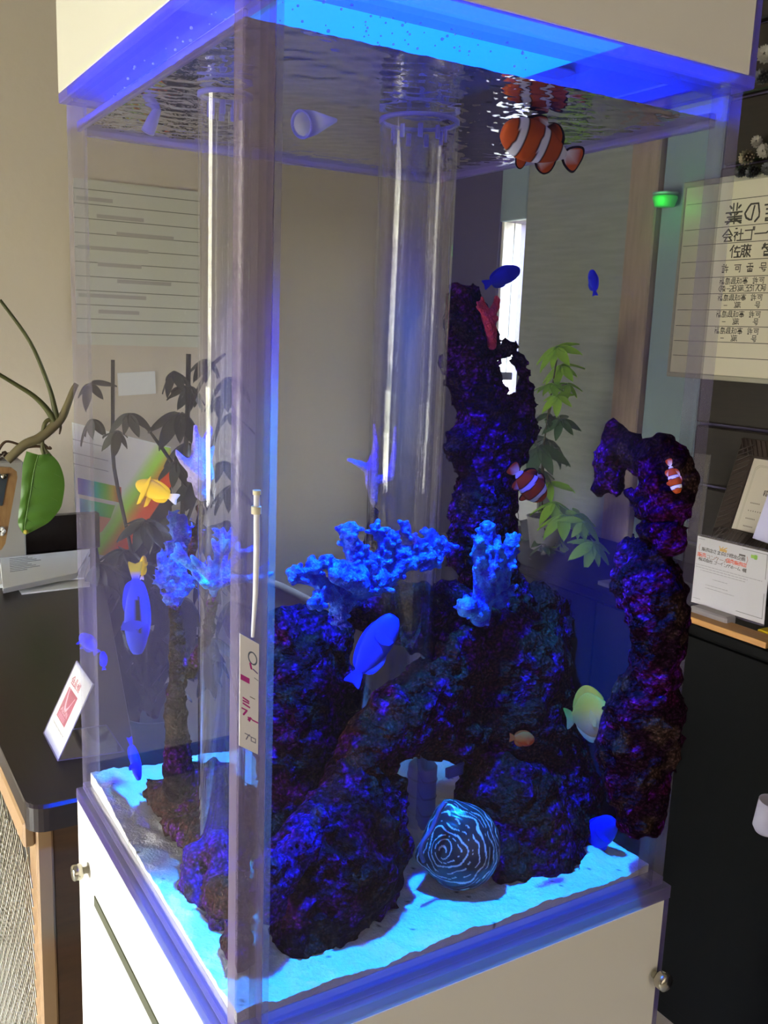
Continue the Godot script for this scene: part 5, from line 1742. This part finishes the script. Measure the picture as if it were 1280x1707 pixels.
# ------------------------------------------------------------------ the sideboard and the wall at the right
func build_right_side() -> void:
	var X := 1.2
	var top := 0.853
	var side := thing("sideboard", "long black sideboard against the right wall", "sideboard", Vector3(1.42, 0, -0.7))
	put("body", box_mesh(Vector3(X + 0.012, 0.0, -1.48), Vector3(1.60, top - 0.022, 0.9)), M.black, side)
	put("top", box_mesh(Vector3(X, top - 0.020, -1.50), Vector3(1.605, top, 0.92), 0.002), M.black, side)
	for i in 4:
		var z0 := -1.46 + 0.585 * i
		put("door", box_mesh(Vector3(X + 0.002, 0.04, z0), Vector3(X + 0.012, top - 0.026, z0 + 0.580), 0.001), M.black, side)
	var e := on_x(1278, 1064, X + 0.004)
	tag(put("wooden_strip", box_mesh(Vector3(X + 0.004, top, -0.80), Vector3(X + 0.05, top + 0.012, e.z), 0.001), grained(Color(0.70, 0.50, 0.28), Color(0.78, 0.57, 0.33), 24, Vector3(20, 20, 2), 0.5)), "light wooden strip along the front edge of the black sideboard", "strip")
	tag(put("desk_mat", box_mesh(Vector3(X + 0.055, top, -0.85), Vector3(X + 0.24, top + 0.003, -0.40), 0.001), mat(Color(0.22, 0.21, 0.22), 0.6)), "dark grey mat lying under the award card on the sideboard", "mat")
	st_yellow(X, top)
	# award card in a clear block
	var bl := on_x(1152, 1003, 1.262)
	var br := on_x(1273, 1041, 1.262)
	var tl := on_x(1163, 893, 1.300)
	var o := thing("award_card", "white award card with a gold crown and red lettering on the sideboard", "award", Vector3(1.262, top, (bl.z + br.z) * 0.5))
	put("card", slab(tl, bl, br, 0.0012), printed(award_print()), o)
	var n := (br - bl).cross(tl - bl).normalized()
	put("cover", slab(tl.lerp(bl, -0.03) + n * 0.0015, bl + n * 0.0015, br + n * 0.0015, 0.001), M.clear, o)
	var st := start()
	tube(st, [tl.lerp(bl, -0.03), tl.lerp(bl, -0.03) + br - bl], [0.0014], 6)
	tube(st, [bl - Vector3(0, 0.002, 0), br - Vector3(0, 0.002, 0)], [0.0022], 6)
	put("holder_edge", done(st), M.edge_soft, o)
	var f0 := on_x(1160, 1006, 1.25)
	var f1 := on_x(1222, 1022, 1.25)
	st = start()
	box(st, Vector3(1.232, top + 0.003, f0.z), Vector3(1.262, f0.y - 0.002, f1.z), 0.003)
	put("foot", done(st), frosted(Color(0.70, 0.69, 0.72), 0.6, 0.2), o)
	# framed certificate leaning on the wall
	tl = on_x(1240, 730, 1.53)
	bl = on_x(1183, 905, 1.44)
	br = on_x(1330, 952, 1.44)
	br = Vector3(bl.x, bl.y, br.z)
	var rightv := (br - bl)
	var upv := (tl - bl)
	n = rightv.cross(upv).normalized()
	o = thing("certificate", "framed certificate in a dark ribbed frame leaning on the sideboard", "certificate", bl)
	var fw := 0.042
	var ru := rightv.normalized()
	var uu := upv.normalized()
	var inner_tl := tl + ru * fw - uu * fw
	var inner_bl := bl + ru * fw + uu * fw * 0.6
	put("paper", slab(inner_tl, inner_bl, inner_bl + ru * (rightv.length() - fw * 2.0), 0.003), printed(certificate_print(), 0.5), o)
	var frame_mat := grained(Color(0.13, 0.085, 0.075), Color(0.21, 0.145, 0.125), 25, Vector3(10, 40, 40), 0.5)
	for bar in [[bl, tl, ru], [tl, tl + rightv, -uu], [bl, br, uu]]:
		st = start()
		var along: Vector3 = bar[1] - bar[0]
		var ld := along.length()
		var b := Basis(along / ld, bar[2], (along / ld).cross(bar[2]))
		if b.z.dot(n) < 0.0: b.z = -b.z
		box(st, Vector3(0, 0, -0.006), Vector3(ld, fw, 0.006), 0.002, b, bar[0])
		var k := 0.0
		while k < ld - 0.02:            # slanting ribs
			tube(st, [bar[0] + b * Vector3(k, 0.004, 0.006), bar[0] + b * Vector3(k + 0.018, fw - 0.004, 0.006)], [0.0022], 5)
			k += 0.012
		put("frame_bar", done(st), frame_mat, o)
	# lavender sheet, empty clear stand
	tl = on_x(1284, 812, 1.39)
	bl = on_x(1254, 897, 1.37)
	br = on_x(1310, 916, 1.37)
	tag(put("sheet", slab(tl, bl, br, 0.002), mat(Color(0.74, 0.73, 0.86), 0.6)), "pale lavender sheet propped in front of the framed certificate", "paper")
	tl = on_x(1130, 752, 1.47)
	bl = on_x(1112, 900, 1.42)
	br = on_x(1166, 912, 1.42)
	o = thing("acrylic_stand", "empty clear acrylic stand left of the framed certificate", "stand", bl)
	put("sheet", slab(tl, bl, br, 0.002), M.clear, o)
	st = start()
	tube(st, [bl, tl, tl + br - bl, br, br + Vector3(0, 0, 0.06)], [0.0016], 6)
	put("edge", done(st), M.edge_soft, o)
	# licence board
	var xb := 1.616
	o = thing("licence_board", "large cream licence board with ruled rows of black characters", "sign", Vector3(xb, 1.312, -0.865))
	put("face", slab(Vector3(xb, 1.762, -1.105), Vector3(xb, 1.312, -1.105), Vector3(xb, 1.312, -0.625), 0.006), printed(board_print(), 0.35), o)
	for bar in [[1.756, 1.770, -1.112, -0.618], [1.304, 1.316, -1.112, -0.618], [1.312, 1.762, -1.112, -1.104], [1.312, 1.762, -0.626, -0.618]]:
		put("frame_bar", box_mesh(Vector3(xb - 0.004, bar[0], bar[2]), Vector3(xb + 0.01, bar[1], bar[3]), 0.002), mat(Color(0.62, 0.60, 0.55), 0.4), o)
	pine_cones()
	# reflected green downlight, added as a glowing body; then the white handle
	var gl := on_x(1108, 336, 1.60)
	o = thing("reflected_glow", "small glowing green shape added for a reflected downlight on the slate panel", "lamp", gl)
	var gm := mat(Color(0.3, 0.8, 0.4), 0.4)
	gm.emission_enabled = true
	gm.emission = Color(0.25, 0.75, 0.30)
	gm.emission_energy_multiplier = 0.35
	st = start()
	lathe(st, [Vector2(0, -0.013), Vector2(0.024, -0.012), Vector2(0.031, 0.009), Vector2(0.028, 0.013), Vector2(0, 0.014)], gl, 28)
	put("glow_shape", done(st), gm, o)
	st = start()
	lathe(st, [Vector2(0, 0.016), Vector2(0.031, 0.016), Vector2(0.031, 0.021), Vector2(0, 0.021)], gl, 28)
	put("cap", done(st), M.slate_panel, o)
	var ol := OmniLight3D.new()  # light added to go with the reflected green glow
	ol.name = "added_glow_light"
	ol.light_color = Color(0.3, 1.0, 0.4)
	ol.light_energy = 0.004
	ol.light_size = 0.02
	ol.omni_range = 6.0
	ol.omni_attenuation = 2.0
	ol.shadow_enabled = true
	ol.position = gl + Vector3(-0.05, -0.01, 0.02)
	add_child(ol)
	var hp := on_x(1283, 1352, 1.17)
	o = thing("cup", "white plastic cup end at the right edge in front of the black sideboard", "cup", hp)
	st = start()
	lathe(st, [Vector2(0.0, -0.045), Vector2(0.016, -0.043), Vector2(0.022, -0.034), Vector2(0.023, 0.02), Vector2(0.021, 0.02), Vector2(0.0, -0.035)], hp, 24, Basis(Vector3.RIGHT, 0.15))
	put("body", done(st), mat(Color(0.80, 0.78, 0.86), 0.4), o)
	st = start()
	tube(st, [hp + Vector3(0, 0.01, 0), hp + Vector3(0.02, 0.012, 0.01), hp + Vector3(0.042, 0.012, 0.01)], [0.004], 8)
	put("hook", done(st), M.chrome, o)
	# what stands behind the right pane
	var rng := RandomNumberGenerator.new()
	rng.seed = 31
	var xp := 1.36
	var root := on_x(900, 1000, xp)
	var pl := thing("green_plant", "bright green umbrella plant on the sideboard seen through the right pane", "potted plant", Vector3(root.x, top, root.z))
	st = start()
	lathe(st, [Vector2(0, 0), Vector2(0.035, 0), Vector2(0.048, 0.08), Vector2(0.05, 0.085), Vector2(0.044, 0.085), Vector2(0.04, 0.07), Vector2(0, 0.07)], Vector3(root.x, top + 0.0006, root.z), 28)
	put("pot", done(st), mat(Color(0.55, 0.55, 0.56), 0.4), pl)
	for line in ["900 960 2, 905 880 2, 903 780 2, 915 680 2, 928 600 1.5", "902 900 2, 930 870 1.5, 985 905 1", "904 800 2, 908 745 1.5, 905 738 1", "915 690 2, 925 650 1, 945 640 1", "904 870 2, 925 850 1, 928 840 1"]:
		var pts := []
		var rr := []
		for bit in line.split(","):
			var v: PackedFloat64Array = bit.strip_edges().split_floats(" ")
			pts.append(on_x(v[0], v[1], xp))
			rr.append(v[2] * 0.0013)
		st = start()
		tube(st, smooth_curve(pts, 3), [rr[0], rr[0], rr[-1]], 6)
		put("stem", done(st), M.stem, pl)
	for q in ["928 580 8 36 0", "935 610 8 34 0", "920 640 7 32 0", "945 640 7 30 0", "930 660 6 30 0", "915 690 6 30 1", "935 700 6 30 1", "898 745 7 50 1", "915 735 7 46 1", "890 780 6 36 1", "915 805 6 36 0", "925 838 7 40 0", "940 860 7 44 0", "962 858 6 34 0", "988 906 8 42 0", "972 870 6 32 0", "918 890 7 40 1", "935 905 6 34 0", "905 910 6 30 1", "870 900 5 26 1"]:
		var v: PackedFloat64Array = q.split_floats(" ")
		whorl(pl, on_x(v[0], v[1], xp + rng.randf_range(-0.05, 0.05)), int(v[2]), v[3] * 0.00185, rng, [M.leaf_green] if v[4] < 0.5 else [M.leaf_deep], 0.5)
	# white door sheet, black clip, folder, clear holder
	tl = on_x(856, 788, 1.55)
	bl = on_x(846, 1000, 1.55)
	br = on_x(884, 1000, 1.55)
	tl.z = bl.z
	br.y = bl.y
	o = thing("partition_sheet", "tall white panel with a grey curl mark behind the rock pillar", "panel", Vector3(1.55, top, bl.z))
	put("sheet", slab(tl, Vector3(bl.x, top, bl.z), Vector3(br.x, top, br.z), 0.006), M.paper, o)
	st = start()
	var curl := []
	for i in 14:
		var an := lerpf(-1.2, 1.7, i / 13.0)
		curl.append(on_x(853 + cos(an) * 11.0, 862 - sin(an) * 15.0, 1.548))
	tube(st, curl, [0.0016], 5)
	put("mark", done(st), mat(Color(0.5, 0.5, 0.5), 0.6), o)
	put("patch", slab(on_x(850, 878, 1.547), on_x(850, 887, 1.547), on_x(862, 887, 1.547), 0.001), mat(Color(0.75, 0.45, 0.38), 0.6), o)
	st = start()
	var ca := on_x(866, 868, 1.33)
	var cb := on_x(900, 860, 1.33)
	var cd := on_x(872, 900, 1.33)
	o = thing("dark_clip", "dark grey square clip among the green leaves", "clip", ca)
	put("plate", slab(ca, cd, cd + (cb - ca), 0.006), mat(Color(0.22, 0.23, 0.25), 0.5), o)
	tube(st, [cb, on_x(912, 893, 1.33), on_x(900, 896, 1.33)], [0.0018], 6)
	put("wire", done(st), M.chrome, o)
	st = start()
	var kk := on_x(905, 925, 1.31)
	for i in 7:
		var c := kk + Vector3(0, (i - 3) * 0.008, 0.006 * sin(i * 2.1))
		lathe(st, [Vector2(0, -0.006), Vector2(0.007, -0.003), Vector2(0.006, 0.004), Vector2(0, 0.006)], c, 9)
	tag(put("crystal_trinket", done(st), pane_mat(Color(0.7, 0.68, 0.66), 0.35)), "small clear crystal trinket hanging under the dark clip", "trinket")
	tl = on_x(884, 930, 1.27)
	br = on_x(988, 1120, 1.25)
	var tr := on_x(996, 968, 1.27)
	o = thing("folder", "dark blue grey folder with a pale label standing on the sideboard", "folder", Vector3(1.26, top, tl.z))
	bl = tl + br - tr
	bl.y = top + 0.0006
	put("cover", slab(tl, bl, br, 0.012), mat(Color(0.20, 0.22, 0.27), 0.35), o)
	var uu2 := (tr - tl)
	var vv2 := (bl - tl)
	var q0 := tl + uu2 * 0.48 + vv2 * 0.22
	put("label", slab(q0 - Vector3(0.001, 0, 0), q0 - Vector3(0.001, 0, 0) + vv2 * 0.05, q0 - Vector3(0.001, 0, 0) + vv2 * 0.05 + uu2 * 0.22, 0.0006), mat(Color(0.55, 0.57, 0.62), 0.5), o)
	put("spine", slab(tl - uu2 * 0.04, bl - uu2 * 0.04 + Vector3(0, 0.001, 0), bl, 0.014), mat(Color(0.45, 0.46, 0.48), 0.4), o)
	tl = on_x(996, 968, 1.235)
	br = on_x(1010, 1130, 1.235)
	o = thing("brochure_holder", "clear brochure holder with pale leaflets beside the dark folder", "holder", Vector3(1.235, top, tl.z))
	bl = Vector3(1.235, br.y, tl.z)
	put("box", box_mesh(Vector3(1.235, top + 0.0006, tl.z), Vector3(1.30, tl.y, tl.z + 0.12), 0.001), frosted(Color(0.6, 0.62, 0.68), 0.25, 0.2), o)
	put("leaflets", box_mesh(Vector3(1.245, top + 0.004, tl.z + 0.035), Vector3(1.29, tl.y - 0.07, tl.z + 0.10), 0.002), mat(Color(0.60, 0.60, 0.68), 0.6), o)

func st_yellow(X: float, top: float) -> void:
	var y := on_x(1259, 1050, X + 0.05)
	tag(put("yellow_block", box_mesh(Vector3(X + 0.055, top + 0.003, y.z), Vector3(X + 0.12, top + 0.014, y.z + 0.10), 0.002), mat(Color(0.88, 0.74, 0.06), 0.5)), "flat yellow block at the right end of the wooden strip", "block")

func certificate_print() -> Image:
	var g := blank(512, 640, Color(0.74, 0.70, 0.64))
	var line := Color(0.50, 0.46, 0.40)
	for d in [40, 50]:
		stroke(g, Vector2(d, d + 40), Vector2(d, 640), 2.5, line)
		stroke(g, Vector2(d, d + 40), Vector2(d + 30, d + 10), 2.5, line)
		stroke(g, Vector2(d + 30, d + 10), Vector2(512, d + 10), 2.5, line)
	write(g, "感", 185, 235, 42, Color(0.28, 0.25, 0.22), 6)
	for r in 4:
		for i in 7:
			g.fill_rect(Rect2i(96 + i * (13 if r != 1 else 22), 345 + r * 62, 8, 9), Color(0.42, 0.38, 0.35))
	return g

func pine_cones() -> void:
	var shades := [Color(0.62, 0.60, 0.57), Color(0.36, 0.36, 0.38), Color(0.24, 0.24, 0.26), Color(0.60, 0.54, 0.47)]
	var names := ["bright silver pine cone highest at the right edge of the wall", "grey pine cone just under the silver one at the right edge of the wall", "pale tan pine cone above the licence board", "grey pine cone right of the tan one above the licence board",
		"silver pine cone behind the tan one above the licence board", "dark pine cone lowest left above the licence board", "dark pine cone low between two others above the licence board", "dark pine cone at the right edge above the licence board"]
	var spots := ["1276 92 18 0", "1272 130 15 1", "1248 262 15 3", "1276 252 15 0", "1262 238 12 0", "1238 286 12 2", "1257 286 13 2", "1280 283 13 1"]
	for i in spots.size():
		var v: PackedFloat64Array = spots[i].split_floats(" ")
		var c := on_x(v[0], v[1], 1.595)
		var r := v[2] * pixel_at(c)
		var o := thing("pine_cone", names[i], "pine cone", c, "painted pine cones on the wall")
		var ax := Vector3(-0.85, 0.25 * sin(i * 2.0), 0.45 * cos(i * 1.7)).normalized()
		var b := Basis(Quaternion(Vector3.UP, ax))
		var st := start()
		lathe(st, [Vector2(0, -r * 0.8), Vector2(r * 0.45, -r * 0.4), Vector2(r * 0.4, r * 0.3), Vector2(0, r * 0.8)], c, 12, b)
		put("core", done(st), mat(shades[int(v[3])] * 0.5, 0.8), o)
		st = start()
		for k in 46:
			var t := k / 46.0
			var an := k * 2.39996
			var lat := lerpf(-0.75, 0.85, t)
			var rad := r * sqrt(maxf(0.05, 1.0 - lat * lat)) * 0.95
			var dir := b * Vector3(cos(an), 0.35 + 0.5 * t, sin(an)).normalized()
			var root := c + b * Vector3(0, lat * r * 0.7, 0)
			var tip := root + dir * rad
			var side := dir.cross(b.y).normalized() * r * 0.20
			var th := b.y * r * 0.06
			for f in [1.0, -1.0]:
				quad(st, root + th * f, root.lerp(tip, 0.7) + side + th * f, tip + th * f, root.lerp(tip, 0.7) - side + th * f, b.y * f)
			quad(st, tip + side * 0.4 + th, tip - side * 0.4 + th, tip - side * 0.4 - th, tip + side * 0.4 - th, dir)
		put("scales", done(st), mat(shades[int(v[3])], 0.6), o)
